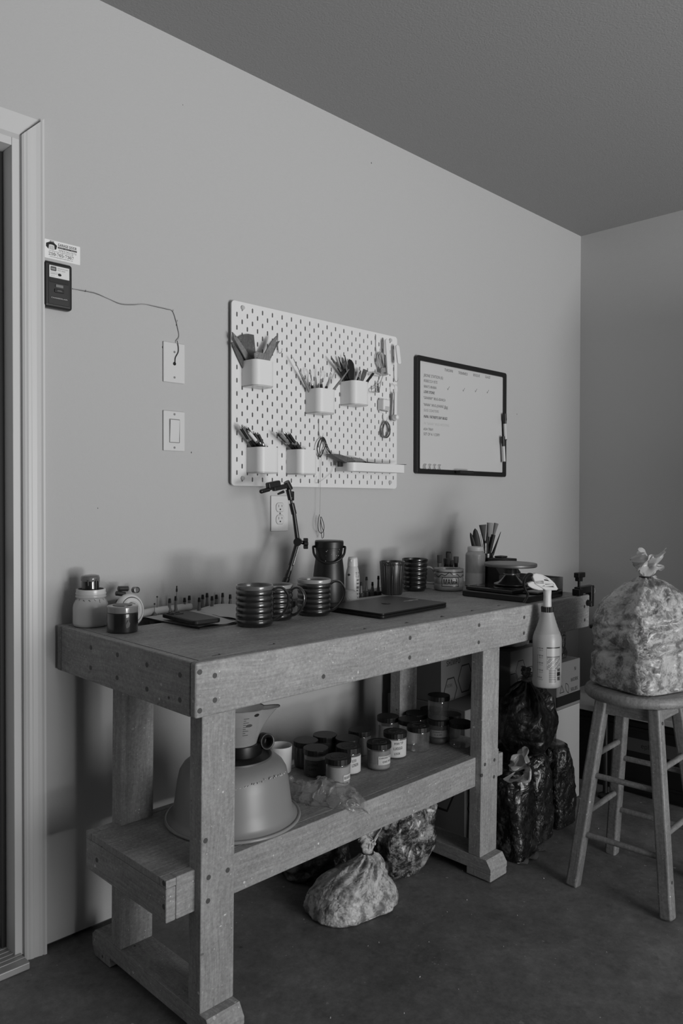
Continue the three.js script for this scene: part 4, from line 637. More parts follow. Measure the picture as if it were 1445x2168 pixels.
mug('ribbed_mug', 'dark ribbed glazed mug standing alone in front, beside the notepad', 538, 1330, 39.5, 86, { rimMat: mGlaze(0.12), handle: [ear, 0.010, 0.0045, 0.15] });
mug('ribbed_mug', 'dark ribbed mug half hidden behind the mug beside the notepad', 583, 1315.5, 36, 74, { rimMat: mGlaze(0.28), handle: [ear, 0.010, 0.0045, -0.3] });
mug('ribbed_mug', 'dark ribbed mug with a pale rim in front of the black lidded pail', 664, 1306, 35.5, 76, { rimMat: mGlaze(0.30), handle: [ear, 0.012, 0.004, 0.10], handleMat: mGlaze(0.012, 0.05) });
{ // black lidded pail with a bail handle
  const C = onBench(695, 1281), m = mpp(C), o = thing('lidded_pail', 'tall black pail with a lid and a bail handle behind the mugs', 'pail'); put(o, C, FACE); const u = m;
  const mP = new THREE.MeshPhysicalMaterial({ color: new THREE.Color(0.005, 0.005, 0.005), roughness: 0.5, clearcoat: 0.25, clearcoatRoughness: 0.3 });
  part(o, 'body', lathe([[0, 0], [33 * u, 0], [34.5 * u, 3 * u], [34 * u, 30 * u], [33 * u, 62 * u], [31 * u, 82 * u], [28.5 * u, 100 * u], [28 * u, 112 * u], [29 * u, 118 * u], [29 * u, 122 * u]], 48), mP);
  part(o, 'lid', lathe([[29.6 * u, 121 * u], [30.5 * u, 122 * u], [30.5 * u, 134 * u], [29.5 * u, 137 * u], [0, 138 * u]], 48), mP);
  const hp = []; for (let i = 0; i <= 12; i++) { const a = Math.PI * i / 12; hp.push(V(-Math.cos(a) * 33 * u, 118 * u - Math.sin(a) * 26 * u, 12 * u + Math.sin(a) * 22 * u)); }
  part(o, 'bail_handle', tube([V(-30 * u, 124 * u, 4 * u), V(-33.5 * u, 124 * u, 8 * u), ...hp, V(33.5 * u, 124 * u, 8 * u), V(30 * u, 124 * u, 4 * u)], 2.4 * u, 50, 10), mP);
  const q = rng(31); for (let i = 0; i < 34; i++) { const a = 0.1 + q() * 1.3, y = (30 + q() * 92) * u, rr = (y > 100 * u ? 28.7 : lerp(34, 29, y / (100 * u))) * u; part(o, 'glaze_speck', new THREE.SphereGeometry((0.4 + q() * 0.7) * u, 6, 4).scale(1, 1, 0.4).translate(0, 0, rr).rotateY(a - 0.4).translate(0, y, 0), M(0.4, 0.4)); }
}
{ // spray can with a printed label, standing in front of the pail
  const C = stand(745, 1275, 15.5), u = C.m, o = thing('spray_can', 'white continuous spray can with a printed label beside the black pail', 'spray can'); put(o, C, FACE);
  const tex = canvasTex(512, 512, (g) => { g.fillStyle = grey(190); g.fillRect(0, 0, 512, 512); g.fillStyle = grey(45); for (let i = 0; i < 26; i++) for (let x = 180; x < 330; x += 14) if (Math.sin(i * 12.9 + x * 7.3) > -0.6) g.fillRect(x, 130 + i * 13, 11, i % 6 ? 5 : 9); g.beginPath(); g.moveTo(96, 150); g.lineTo(120, 178); g.lineTo(96, 210); g.lineTo(74, 178); g.closePath(); g.fill(); g.font = 'bold 60px serif'; g.fillText('✿', 90, 330); g.fillStyle = grey(120); g.beginPath(); g.arc(105, 350, 28, 0, 7); g.fill(); });
  tex.offset.x = 0.28; tex.wrapS = THREE.RepeatWrapping;
  part(o, 'body', lathe([[0, 0], [14 * u, 0], [15 * u, 2 * u], [15.2 * u, 50 * u], [14.6 * u, 58 * u], [12.5 * u, 68 * u], [11 * u, 74 * u]], 36), new THREE.MeshStandardMaterial({ map: tex, roughness: 0.35 }));
  part(o, 'cap', lathe([[10.8 * u, 74 * u], [11.4 * u, 76 * u], [10.2 * u, 90 * u], [9 * u, 94 * u], [0, 94.5 * u]], 32), M(0.62, 0.35)); part(o, 'nozzle', new THREE.CylinderGeometry(2.6 * u, 2.6 * u, 1.2 * u, 16).rotateX(Math.PI / 2).rotateY(0.3).translate(-2.5 * u, 87 * u, 10 * u), M(0.35, 0.4));
  const s = stand(742, 1277, 14), q = single('bristle_sponge', 'pale round stippled sponge at the foot of the spray can', 'sponge', lathe([[0, 0], [12.5 * u, 0], [14 * u, 2 * u], [14.4 * u, 14 * u], [12.5 * u, 24 * u], [8 * u, 27 * u], [0, 27.5 * u]], 32), new THREE.MeshStandardMaterial({ color: new THREE.Color(0.5, 0.5, 0.5), roughness: 0.9, bumpMap: T.grain, bumpScale: 0.002 })); put(q, stand(738, 1276.5, 14, onBench).clone().add(V(-0.012, 0, 0.018)), 0);
}
{ // jointed black arm with a phone clamp
  const AZ = 0.15, B = (() => { const q = toBench(onWall(601, 1240, AZ)); return bench(q.x, 0.0006, q.z); })(), o = thing('jointed_arm', 'black jointed gooseneck arm with a clamp head in front of the outlet', 'arm'), J = (x, y) => onWall(x, y, AZ), m = mpp(B);
  const mA = M(0.012, 0.35), mAl = M(0.45, 0.25, { metalness: 0.8 });
  const p0 = J(600, 1240), p1 = J(606, 1226), p2 = J(612, 1208), k = J(630, 1147), q1 = J(621, 1080), q2 = J(617, 1066), q3 = J(610, 1036), h = J(606, 1026);
  part(o, 'clamp_base', merge(box(-0.022, 0.022, 0, 0.02, -0.03, 0.03, 0.004).translate(B.x, B.y, B.z), rod(V(B.x, B.y + 0.02, B.z), p0, 0.008, 0.008, 14)), mA);
  part(o, 'base_joint', merge(rod(p0, p1, 0.0095, 0.0105, 14), new THREE.SphereGeometry(0.0105, 16, 12).translate(p1.x, p1.y, p1.z), rod(p1, p2, 0.009, 0.0075, 14)), mA);
  part(o, 'collar', rod(p2, p2.clone().lerp(k, 0.16), 0.0085, 0.0085, 4), M(0.35, 0.4)); part(o, 'lower_rod', rod(p2, k, 0.0075, 0.0075, 14), mA);
  part(o, 'rod_stripe', rod(p2.clone().lerp(k, 0.2).add(V(0.004, 0, 0.0062)), k.clone().lerp(p2, 0.12).add(V(0.004, 0, 0.0062)), 0.0016, 0.0016, 8), mAl);
  part(o, 'elbow', merge(rod(k.clone().add(V(-0.012, 0, 0.012)), k.clone().add(V(0.012, 0, -0.012)), 0.0125, 0.0125, 20), rod(k.clone().add(V(0.006, 0, -0.004)), k.clone().add(V(0.024, -0.004, 0.004)), 0.006, 0.006, 12)), mA);
  const lobes = []; for (let i = 0; i < 6; i++) { const a = i / 6 * Math.PI * 2; lobes.push(new THREE.CylinderGeometry(0.0055, 0.0055, 0.012, 12).rotateX(Math.PI / 2).translate(Math.cos(a) * 0.0125, Math.sin(a) * 0.0125, 0)); }
  part(o, 'star_knob', merge(new THREE.CylinderGeometry(0.0135, 0.0135, 0.011, 18).rotateX(Math.PI / 2), ...lobes).rotateY(0.95).translate(k.x + 0.028, k.y - 0.006, k.z + 0.005), mA);
  part(o, 'upper_rod', rod(k, q1, 0.0072, 0.006, 14), mA); part(o, 'rod_end', merge(rod(q1.clone().lerp(k, 0.12), q2, 0.0082, 0.0082, 14), rod(q2, J(615.5, 1058), 0.004, 0.004, 10)), mA);
  part(o, 'ball_joint', merge(new THREE.SphereGeometry(0.0085, 16, 12).translate(...J(615, 1054).toArray()), rod(J(614.5, 1058), q3, 0.0075, 0.0085, 12), box(-0.006, 0.006, -0.014, 0.014, -0.006, 0.006, 0.002).translate(...J(617, 1050).toArray())), mA);
  const hb = new THREE.Group(); const hd = part(o, 'clamp_head', merge(rod(J(614, 1036), J(606, 1020), 0.009, 0.0095, 14), rod(J(608, 1026), J(566, 1036.5), 0.0042, 0.0042, 10), box(-0.026, 0.026, -0.007, 0.007, -0.007, 0.007, 0.002).rotateZ(0.19).translate(...J(592, 1032).toArray())), mA);
  part(hd, 'jaw', merge(rod(J(553, 1040.5), J(569, 1036), 0.0065, 0.0065, 14), new THREE.SphereGeometry(0.0065, 14, 10).translate(...J(553, 1040.5).toArray())), mA);
  part(hd, 'pad', box(-0.0235, 0.0235, -0.0095, 0.0095, -0.009, 0.009, 0.004).rotateZ(0.18).translate(...J(578, 1026).toArray()), mA);
  part(hd, 'lever', rod(J(600, 1041), J(588, 1046), 0.0045, 0.003, 10), mA);
}
{ // closed laptop
  const c = [[697, 1288], [828, 1265.4], [940, 1280], [796.5, 1305]].map(([x, y]) => onBench(x, y, 0.008)), ctr = c[0].clone().add(c[1]).add(c[2]).add(c[3]).multiplyScalar(0.25), e = c[2].clone().sub(c[3]), yaw = -Math.atan2(e.z, e.x);
  const o = thing('laptop', 'closed dark laptop lying on the workbench', 'laptop'), b = toBench(ctr); put(o, bench(b.x, 0.0012, b.z), yaw);
  const mL = M(0.009, 0.42), w = 0.322, d = 0.222;
  part(o, 'base', extrude(rrect(-w / 2, -d / 2, w / 2, d / 2, 0.012), 0.0085, 0.002).rotateX(-Math.PI / 2), mL);
  part(o, 'lid', extrude(rrect(-w / 2, -d / 2, w / 2, d / 2, 0.012), 0.0052, 0.0015).rotateX(-Math.PI / 2).translate(0, 0.0092, 0), mL);
  part(o, 'feet', merge(...[[-1, -1], [-1, 1], [1, -1], [1, 1]].map(([a, q]) => new THREE.CylinderGeometry(0.006, 0.006, 0.0016, 14).translate(a * 0.13, -0.0004, q * 0.085))), mInk);
  const ap = [[0, -0.012], [0.006, -0.0135], [0.0115, -0.006], [0.0125, 0], [0.008, 0.003], [0.0082, 0.008], [0.0108, 0.0102], [0.006, 0.0130], [0, 0.0112], [-0.006, 0.0130], [-0.0118, 0.008], [-0.0128, 0], [-0.010, -0.008], [-0.005, -0.0135]];
  part(o, 'lid_emblem', merge(extrude(ap, 0.0004).rotateX(-Math.PI / 2), extrude([[0, 0.014], [0.0045, 0.016], [0.006, 0.021], [0.001, 0.019]], 0.0004).rotateX(-Math.PI / 2)).translate(-0.002, 0.0143, 0), M(0.006, 0.15), 'dark fruit emblem');
  part(o, 'decal', extrude([[-0.034, -0.006], [-0.02, 0.004], [-0.008, 0.001], [0.004, 0.009], [0.022, 0.005], [0.036, 0.009], [0.03, -0.004], [0.012, -0.002], [-0.004, -0.010], [-0.018, -0.004]], 0.0004).rotateX(-Math.PI / 2).rotateY(-0.2).translate(0.112, 0.0143, 0.006), M(0.32, 0.3), 'pale torn decal');
}
{ // carved tumbler, ribbed tumbler, lettered mug
  T.carve = dataTex(512, 256, (x, y) => 0.5 + 0.5 * Math.max(-1, Math.min(1, 1.4 * tile(x, y, 60, 2.2, 85))), false);
  mug('carved_tumbler', 'dark handleless tumbler carved with upright grooves', 829, 1261, 27, 70, { cat: 'cup', taper: 0.80, mat: new THREE.MeshPhysicalMaterial({ color: new THREE.Color(0.014, 0.014, 0.014), roughness: 0.35, clearcoat: 0.7, clearcoatRoughness: 0.25, bumpMap: T.carve, bumpScale: 0.004 }), inMat: mGlaze(0.04), profile: (r, H) => [[0, 0], [r * 0.93, 0], [r, H * 0.03], [r, H * 0.88], [r * 0.99, H * 0.9], [r * 1.0, H * 0.93], [r * 1.0, H * 0.985], [r * 0.97, H]] });
  mug('ribbed_tumbler', 'dark glossy ribbed tumbler beside the carved tumbler', 877, 1253.5, 28, 68, { cat: 'cup', taper: 0.86, n: 6, amp: 0.07, mat: mGlaze(0.007, 0.06), inMat: mGlaze(0.012) });
  const tex = canvasTex(1024, 256, (g, w, h) => {
    const gr = 150; g.fillStyle = grey(178); g.fillRect(0, 0, w, h); for (let i = 0; i < 900; i++) { const q = Math.abs(Math.sin(i * 91.7)), p = Math.abs(Math.sin(i * 37.1)); g.fillStyle = grey(135 + 70 * q); g.fillRect(p * w, (q * 977 % 1) * h, 6 + 20 * p, 2); }
    g.fillStyle = grey(70); g.fillRect(0, 28, w, 12); g.strokeStyle = grey(25); g.lineWidth = 7; g.beginPath(); for (let x = 0; x <= w; x += 16) { const y = 62 + 16 * Math.sin(x * 0.021) + 12 * Math.sin(x * 0.07); x ? g.lineTo(x, y) : g.moveTo(x, y); } g.stroke();
    g.fillStyle = grey(40); g.fillRect(430, 84, 200, 104); g.fillStyle = grey(196); g.fillRect(438, 91, 184, 90); g.fillStyle = grey(20); g.font = 'bold 80px sans-serif'; const k = 166 / g.measureText('MAMA').width; g.save(); g.translate(447, 164); g.scale(k, 1); g.fillText('MAMA', 0, 0); g.restore();
  }); tex.wrapS = THREE.RepeatWrapping; tex.offset.x = 0.52;
  mug('lettered_mug', 'pale wide mug lettered MAMA with dripping glaze', 949, 1252.5, 31.5, 46, { n: 3, amp: 0.05, mat: new THREE.MeshPhysicalMaterial({ map: tex, roughness: 0.3, clearcoat: 0.8, clearcoatRoughness: 0.15 }), inMat: mGlaze(0.3), handle: [[[-0.94, 0.82], [-1.25, 1.02], [-1.62, 0.95], [-1.85, 0.62], [-1.7, 0.36], [-1.3, 0.30], [-0.94, 0.28]], 0.009, 0.0042, -0.15], handleMat: mGlaze(0.35) });
}
{ // organiser block with little stoppered bottles
  const C = toBench(onBench(949, 1226)), o = thing('bottle_rack', 'black block rack holding small stoppered bottles behind the lettered mug', 'rack'); put(o, bench(1.497, 0.0005, -0.498), -0.05); const u = mpp(o.position);
  part(o, 'block', box(-0.044, 0.044, 0, 0.066, -0.024, 0.024, 0.002), mGlaze(0.006, 0.3)); part(o, 'front_plate', box(-0.046, 0.046, 0, 0.034, 0.0242, 0.027, 0.001), M(0.008, 0.3));
  const base = o.position.clone();
  [[-0.036, -0.012, 0.118, 0.08], [-0.016, 0.012, 0.106, 0.05], [0.000, -0.010, 0.104, 0.1], [0.004, 0.014, 0.098, 0.06], [0.020, -0.008, 0.122, 0.1], [0.026, -0.018, 0.128, 0.02], [0.038, 0.010, 0.110, 0.16]].forEach(([x, z, h, v], i) => {
    const b = thing('stoppered_bottle', ['tallest stoppered bottle at the pointed stick end of the black rack', 'dark stoppered bottle at the front of the black rack', 'dark stoppered bottle in the middle of the black rack', 'short stoppered bottle at the front middle of the black rack', 'tall grey stoppered bottle of the black rack', 'tall black topped bottle at the back of the black rack', 'pale cork topped bottle nearest the white lidded jar'][i], 'bottle', undefined, 'stoppered bottles in the rack'); put(b, base.clone().add(V(x, 0.0665, z)), 0);
    const k = h - 0.0705; part(b, 'neck', lathe([[0, 0], [0.0072, 0], [0.0072, k * 0.35], [0.0078, k * 0.36]], 18), M(i === 4 || i === 0 ? 0.3 : 0.03, 0.4)); part(b, 'stopper', lathe([[0.0078, k * 0.36], [0.0088, k * 0.4], [0.0098, k * 0.95], [0.009, k], [0, k]], 18), M(v, 0.7));
  });
  const s = bench(1.428, 0, -0.49), q = single('pointed_stick', 'black pointed stick standing beside the bottle rack', 'stick', rod(V(0, 0, 0), V(0.012, 0.086, -0.012), 0.006, 0.0012, 10), M(0.012, 0.5)); put(q, bench(...toBench(s).setY(0.0005).toArray()), 0);
}
{ // white plastic jar, brush jar, brushes
  const C = bench(1.556, 0.0005, -0.415), u = mpp(C), o = thing('plastic_jar', 'translucent white lidded jar half full of powder', 'jar'); put(o, C, FACE);
  part(o, 'body', lathe([[0, 0], [19.5 * u, 0], [20.8 * u, 2 * u], [20.8 * u, 64 * u], [20 * u, 68 * u], [17 * u, 71 * u], [16 * u, 74 * u]], 40), new THREE.MeshPhysicalMaterial({ map: (() => { const t = dataTex(256, 256, (x, y) => (y < 0.40 ? 0.78 : 0.66 + 0.05 * tile(x, y, 12, 14, 87)) + 0.015 * tile(x, y, 40, 40, 88), true); return t; })(), roughness: 0.4, clearcoat: 0.3 }));
  part(o, 'lid', lathe([[16.4 * u, 73.5 * u], [16.9 * u, 74 * u], [16.9 * u, 81 * u], [16 * u, 82.5 * u], [0, 82.8 * u]], 40), M(0.7, 0.4));
  const D = bench(...(() => { return [1.6245, 0.0005, -0.416]; })()), d = thing('brush_jar', 'dark ribbed jar full of brushes behind the white plastic jar', 'jar'); put(d, D, FACE);
  part(d, 'body', lathe([...ribs(0.030, 0.118, 5, 0.05, 0.96), [0.029, 0.12], [0.027, 0.12], [0.025, 0.01], [0, 0.01]], 40), mGlaze(0.014, 0.1));
  const tip = (x, y, dz = 0) => atDepth(x, y, V(D.x, D.y, D.z + dz)), foot = (k) => D.clone().add(V(-0.014 + 0.009 * (k % 4), 0.014, -0.012 + 0.011 * (k % 3)));
  const tool = (name, label, k, tp, segs, cat = 'brush') => { const A = tip(...tp), F = foot(k), b = thing(name, label, cat), at = (t) => A.clone().lerp(F, t); for (const [t0, t1, r0, r1, m, n] of segs) part(b, n, rod(at(t0), at(t1), r0, r1, 12), m); return { b, A, F, at }; };
  const paddle = (label, k, tp, w, l) => { const A = tip(...tp), F = foot(k), b = thing('wooden_paddle', label, 'paddle'), dir = F.clone().sub(A).normalize(), Lr = F.distanceTo(A); const g = surf((s, t) => { const a = s * Math.PI * 2, ww = (t < 0.5 ? Math.sin(Math.min(1, t / 0.42) * Math.PI * 0.5) ** 0.45 + 0.01 : lerp(1, 0.3, smooth(0.5, 0.75, t))) * w; return V(Math.cos(a) * ww, -t * Lr, Math.sin(a) * 0.004); }, 16, 24); const m = part(b, 'blade', g, M(0.012, 0.5, { side: THREE.DoubleSide })); m.position.copy(A); m.quaternion.setFromUnitVectors(V(0, -1, 0), dir).multiply(new THREE.Quaternion().setFromAxisAngle(V(0, 1, 0), FACE)); };
  paddle('broad black paddle standing in the brush jar', 0, [1005, 1118.5], 0.0165); paddle('narrow black paddle standing in the brush jar', 1, [995, 1127.5], 0.010); paddle('thin black palette blade standing between the brushes', 5, [1031, 1126], 0.006);
  tool('fan_brush', 'bushy fan brush standing bristles up in the brush jar', 2, [1021, 1111], [[0, 0.26, 0.0145, 0.005, M(0.10, 0.9), 'bristles'], [0.26, 0.32, 0.005, 0.004, M(0.02, 0.3), 'ferrule'], [0.32, 1, 0.0042, 0.0035, mInk, 'handle']]);
  tool('wide_brush', 'pale wide brush standing bristles up at the back of the brush jar', 3, [1037, 1107, -0.012], [[0, 0.24, 0.0125, 0.010, M(0.32, 0.9), 'bristles'], [0.24, 0.42, 0.0105, 0.0095, M(0.02, 0.35), 'ferrule'], [0.42, 1, 0.006, 0.005, mInk, 'handle']]);
  tool('wide_brush', 'dark handled brush with splayed pale hairs in the brush jar', 4, [1050, 1108, -0.008], [[0, 0.2, 0.009, 0.005, M(0.2, 0.9), 'bristles'], [0.2, 1, 0.0075, 0.006, mInk, 'handle']]);
  tool('pointed_brush', 'long pointed black brush leaning furthest out of the brush jar', 6, [1059.5, 1126], [[0, 0.45, 0.001, 0.0055, mInk, 'handle'], [0.45, 1, 0.0055, 0.004, mInk, 'handle_end']]);
  tool('steel_tube', 'shiny steel tube standing in the brush jar', 8, [1027.5, 1145, 0.02], [[0, 0.06, 0.0042, 0.0042, mInk, 'end'], [0.06, 1, 0.004, 0.004, mSteel, 'tube']], 'tube');
  tool('slim_brush', 'slim steel ferruled brush beside the steel tube', 7, [1017, 1131, 0.01], [[0, 0.6, 0.0016, 0.0016, mSteel, 'ferrule'], [0.6, 1, 0.003, 0.003, mInk, 'handle']]);
}
{ // black glazed slabs, sander plate, box, banding wheel, open carton
  const mSl = M(0.006, 0.3, { clearcoat: 0.6, clearcoatRoughness: 0.1, bumpMap: T.grain, bumpScale: 0.0006 });
  const corners = (l) => l.map(([x, z]) => V(x, 0, z));
  const slab = (name, label, l, v, t, mat, topm) => { const c = corners(l, v + t), o = thing(name, label, name.includes('scale') ? 'scale' : 'slab'); put(o, bench(0, v, 0), 0); part(o, 'slab', extrude(c.map((p) => [p.x, -p.z]), t, 0.003).rotateX(-Math.PI / 2), mat); if (topm) { const m = c.reduce((a, p) => a.add(p), V(0, 0, 0)).multiplyScalar(1 / c.length); part(o, 'top_plate', extrude(c.map((p) => [lerp(m.x, p.x, 0.9), -lerp(m.z, p.z, 0.9)]), 0.0012, 0).rotateX(-Math.PI / 2).translate(0, t, 0), topm); } return o; };
  slab('black_slab', 'thick lower black slab spattered with glaze under the banding wheel', [[1.272, -0.268], [1.284, -0.022], [1.525, -0.034], [1.512, -0.28]], 0.0005, 0.020, mSl);
  slab('black_slab', 'upper glossy black slab carrying the banding wheel', [[1.284, -0.262], [1.290, -0.085], [1.475, -0.095], [1.468, -0.272]], 0.0212, 0.013, mSl, M(0.02, 0.1));
  slab('small_tray', 'small black tray with a pale card in it at the front edge of the bench', [[1.345, -0.080], [1.352, -0.028], [1.515, -0.038], [1.510, -0.088]], 0.0212, 0.006, mSl, M(0.3, 0.5));
  const W = bench(1.405, 0.0362, -0.165), u = mpp(W), o = thing('banding_wheel', 'round steel banding wheel on a stepped black foot', 'turntable'); put(o, W, 0);
  const H = 47 * u; part(o, 'wheel_head', lathe([[0, H - 0.012], [53 * u, H - 0.012], [54.6 * u, H - 0.010], [54.8 * u, H - 0.003], [54 * u, H], [38 * u, H], [37.6 * u, H - 0.0006], [37 * u, H], [0, H]], 60), M(0.2, 0.4, { metalness: 0.35 }));
  part(o, 'foot', lathe([[0, 0], [34 * u, 0], [34 * u, 4 * u], [24 * u, 8 * u], [16 * u, 16 * u], [12.5 * u, 21 * u], [12 * u, 24 * u], [14 * u, 25 * u], [13.5 * u, 38 * u], [18 * u, H - 0.0125], [0, H - 0.0125]], 44), mGlaze(0.016, 0.12)); part(o, 'collar', lathe([[12.6 * u, 22 * u], [14.6 * u, 23 * u], [14.6 * u, 25 * u], [12.6 * u, 26 * u]], 36), mSteel);
  const mCard = M(0.05, 0.8), mKraft = M(0.12, 0.85);
  const b = toBench(onBench(1075, 1236)), box1 = thing('flat_carton', 'dark flat carton standing behind the banding wheel', 'box'); put(box1, bench(1.597, 0.0006, -0.332), 0.0); part(box1, 'carton', merge(box(-0.030, 0.052, 0, 0.106, -0.036, 0.04, 0.002)), M(0.018, 0.7)); part(box1, 'torn_flap', box(0.01, 0.052, 0.1065, 0.113, -0.034, 0.0, 0.003), M(0.04, 0.8));
  const k = thing('open_carton', 'small open kraft carton at the far end of the bench', 'box'); put(k, bench(1.586, 0.0006, -0.192), 0.0);
  part(k, 'side', box(-0.07, 0.066, 0, 0.052, 0.086, 0.089, 0), mKraft); part(k, 'side', box(-0.07, 0.066, 0, 0.052, -0.09, -0.087, 0), mKraft); part(k, 'side', box(-0.07, -0.067, 0, 0.052, -0.0868, 0.0858, 0), mKraft); part(k, 'side', box(0.063, 0.066, 0, 0.052, -0.0868, 0.0858, 0), mKraft); part(k, 'bottom', box(-0.0668, 0.0628, 0, 0.003, -0.0868, 0.0858, 0), mKraft);
  part(k, 'flap', extrude([[-0.07, 0], [0.07, 0], [0.066, 0.05], [-0.066, 0.05]], 0.003).rotateX(-0.7).translate(0, 0.052, -0.089), M(0.02, 0.8), 'dark raised flap');
}
{ // screw clamp at the corner, with a clear ball behind it
  const o = thing('screw_clamp', 'black screw clamp gripping the far front corner of the bench', 'clamp'), mC = M(0.012, 0.4); put(o, bench(BL - 0.055, 0, -0.01), 0);
  part(o, 'bar', box(-0.020, 0.062, 0.006, 0.030, -0.012, 0.012, 0.003), mC); part(o, 'jaw', box(0.062, 0.084, -0.045, 0.030, -0.012, 0.012, 0.003), mC); part(o, 'jaw', box(-0.030, 0.0, 0.0006, 0.024, -0.014, 0.014, 0.003), mC);
  part(o, 'screw', rod(V(-0.008, 0.02, 0), V(-0.008, 0.062, 0), 0.0045, 0.0045, 12), M(0.03, 0.3, { metalness: 0.6 })); part(o, 'cross_pin', rod(V(0.036, -0.028, 0.016), V(0.064, -0.028, 0.010), 0.003, 0.003, 10), M(0.03, 0.3, { metalness: 0.6 })); part(o, 'ball_knob', new THREE.SphereGeometry(0.021, 24, 18).translate(0.112, 0.006, -0.02), new THREE.MeshPhysicalMaterial({ color: new THREE.Color(0.5, 0.5, 0.5), roughness: 0.15, transmission: 0.6, thickness: 0, bumpMap: T.crinkle, bumpScale: 0.01, clearcoat: 1 }), 'clear round knob'); part(o, 'spindle', rod(V(0.084, 0.006, -0.004), V(0.1, 0.006, -0.014), 0.004), mC); part(o, 'knob', merge(box(-0.028, 0.020, 0.062, 0.080, -0.010, 0.010, 0.003), box(-0.022, 0.000, 0.050, 0.064, -0.008, 0.008, 0.002), box(0.006, 0.012, 0.048, 0.064, -0.004, 0.004, 0.001)), mC); part(o, 'foot_pad', new THREE.CylinderGeometry(0.011, 0.011, 0.006, 18).rotateX(Math.PI / 2).translate(0.036, -0.028, 0.0145), mC);
}
{ // trigger spray bottle hooked over the bench edge by its trigger
  const w = 0.052, Pb = onBenchFront(1157, 1452, w), P = bench(Pb.x, Pb.y, w), u = mpp(P), o = thing('spray_bottle', 'translucent trigger spray bottle hanging from the bench edge by its trigger', 'spray bottle'); o.position.copy(P); o.rotation.y = FACE + 0.02; o.rotation.z = 0.0;
  const tex = canvasTex(1024, 512, (g, W, H) => {
    g.fillStyle = grey(192); g.fillRect(0, 0, W, H); g.fillStyle = grey(35); g.strokeStyle = grey(60);
    // graduations at the side, framed text, bars and a dark block
    const X = 300; g.lineWidth = 2; g.beginPath(); g.moveTo(X - 6, 200); g.lineTo(X - 6, 440); g.stroke(); ['32 oz', '28 oz', '24 oz', '16 oz', '8 oz'].forEach((s, i) => { const y = 120 + i * 78; g.fillRect(X - 8, y, 14, 4); g.font = 'bold 21px sans-serif'; g.fillText(s, X + 12, y + 9); g.font = '15px sans-serif'; g.fillText((946 - i * 118) + ' ml', X + 14, y + 30); });
    g.strokeRect(X + 100, 108, 175, 235); g.fillRect(X + 104, 110, 168, 10); for (let i = 0; i < 9; i++) for (let x = 0; x < 15; x++) if (Math.sin(i * 17.3 + x * 5.1) > -0.7) g.fillRect(X + 108 + x * 11, 228 + i * 13, 9, 6); g.fillStyle = grey(120); g.fillRect(X + 104, 205, 168, 16); g.fillStyle = grey(35);
    for (let i = 0; i < 22; i++) g.fillRect(X + 128, 352 + i * 6, 82, [4, 2, 3, 1][i % 4]); g.fillRect(X + 226, 375, 54, 42); g.fillStyle = grey(90); g.fillRect(X + 230, 340, 48, 28); g.fillRect(X + 230, 424, 44, 40);
  }); tex.wrapS = THREE.RepeatWrapping; tex.offset.x = 0.44;
  const r = 30 * u, k = (y) => (1457 - y) * u;
  const prof = [[0, 0], [r * 0.9, 0], [r * 0.985, 3 * u], [r * 1.03, 8 * u], [r * 1.03, 16 * u], [r * 1.0, 20 * u], [r * 1.0, 96 * u], [r * 1.0, 100 * u], [r * 0.97, 106 * u], [r * 0.92, 110 * u], [r * 0.90, 113 * u]];
  // map v so that the print sits on the straight wall
  const bodyG = lathe(prof, 48), uv = bodyG.attributes.uv, ps = bodyG.attributes.position; for (let i = 0; i < uv.count; i++) uv.setY(i, clamp((ps.getY(i) - 8 * u) / (100 * u), 0, 1));
  part(o, 'body', bodyG, new THREE.MeshPhysicalMaterial({ map: tex, roughness: 0.35, transmission: 0.15, thickness: 0 }));
  const sh = [[r * 0.90, 113 * u]]; for (let i = 0; i <= 10; i++) { const t = i / 10; sh.push([lerp(r * 0.88, 13 * u, t ** 0.85) + (i % 2 ? 0 : 0.0006), (114 + 40 * t) * u]); } sh.push([12 * u, 158 * u]);
  part(o, 'shoulder', lathe(sh, 48), M(0.42, 0.4));
  const col = []; for (let i = 0; i < 40; i++) { const a = i / 40 * Math.PI * 2, q = 12.2 * u + (i % 2 ? 0.0012 : 0); col.push([Math.cos(a) * q, Math.sin(a) * q]); }
  part(o, 'collar', extrude(col, 11 * u, 0).rotateX(-Math.PI / 2).translate(0, 157 * u, 0), mInk, 'black ribbed collar');
  part(o, 'neck', lathe([[8.5 * u, 167 * u], [8.5 * u, 172 * u], [8 * u, 190 * u], [8.6 * u, 203 * u], [0, 204 * u]], 28), M(0.68, 0.4));
  const shroud = shapeOf([[-28, 216], [-30, 222], [-34, 232], [-32, 238], [-26, 239.5], [-14, 237], [2, 229], [14, 218], [21, 206], [18, 203], [-6, 203], [-16, 209]].map(([x, y]) => [x * u, y * u]));
  for (let i = 0; i < 5; i++) { const y = 207 + i * 4.3, x0 = -4 - i * 1.2, x1 = 13 - i * 2.6; shroud.holes.push(shapeOf([[x0 * u, y * u], [x1 * u, (y - 1.4) * u], [(x1 - 0.6) * u, (y + 0.4) * u], [x0 * u, (y + 1.8) * u]])); }
  shroud.holes.push(shapeOf(rrect(-30.2 * u, 231 * u, -26.4 * u, 234.8 * u, 1.88 * u)));
  part(o, 'shroud', extrude(shroud, 15 * u, 2.2 * u).translate(0, 0, -7.5 * u), M(0.68, 0.4)); part(o, 'shroud_lining', box(-14 * u, 12 * u, 205 * u, 224 * u, -4 * u, 3.5 * u, 0.002), M(0.08, 0.6)); part(o, 'nozzle_arm', extrude([[-44, 218], [-42, 212], [-34, 207], [-20, 203], [-10, 203], [-14, 214], [-22, 220], [-34, 222]].map(([x, y]) => [x * u, y * u]), 11 * u, 2 * u).translate(0, 0, -5.5 * u), M(0.68, 0.4));
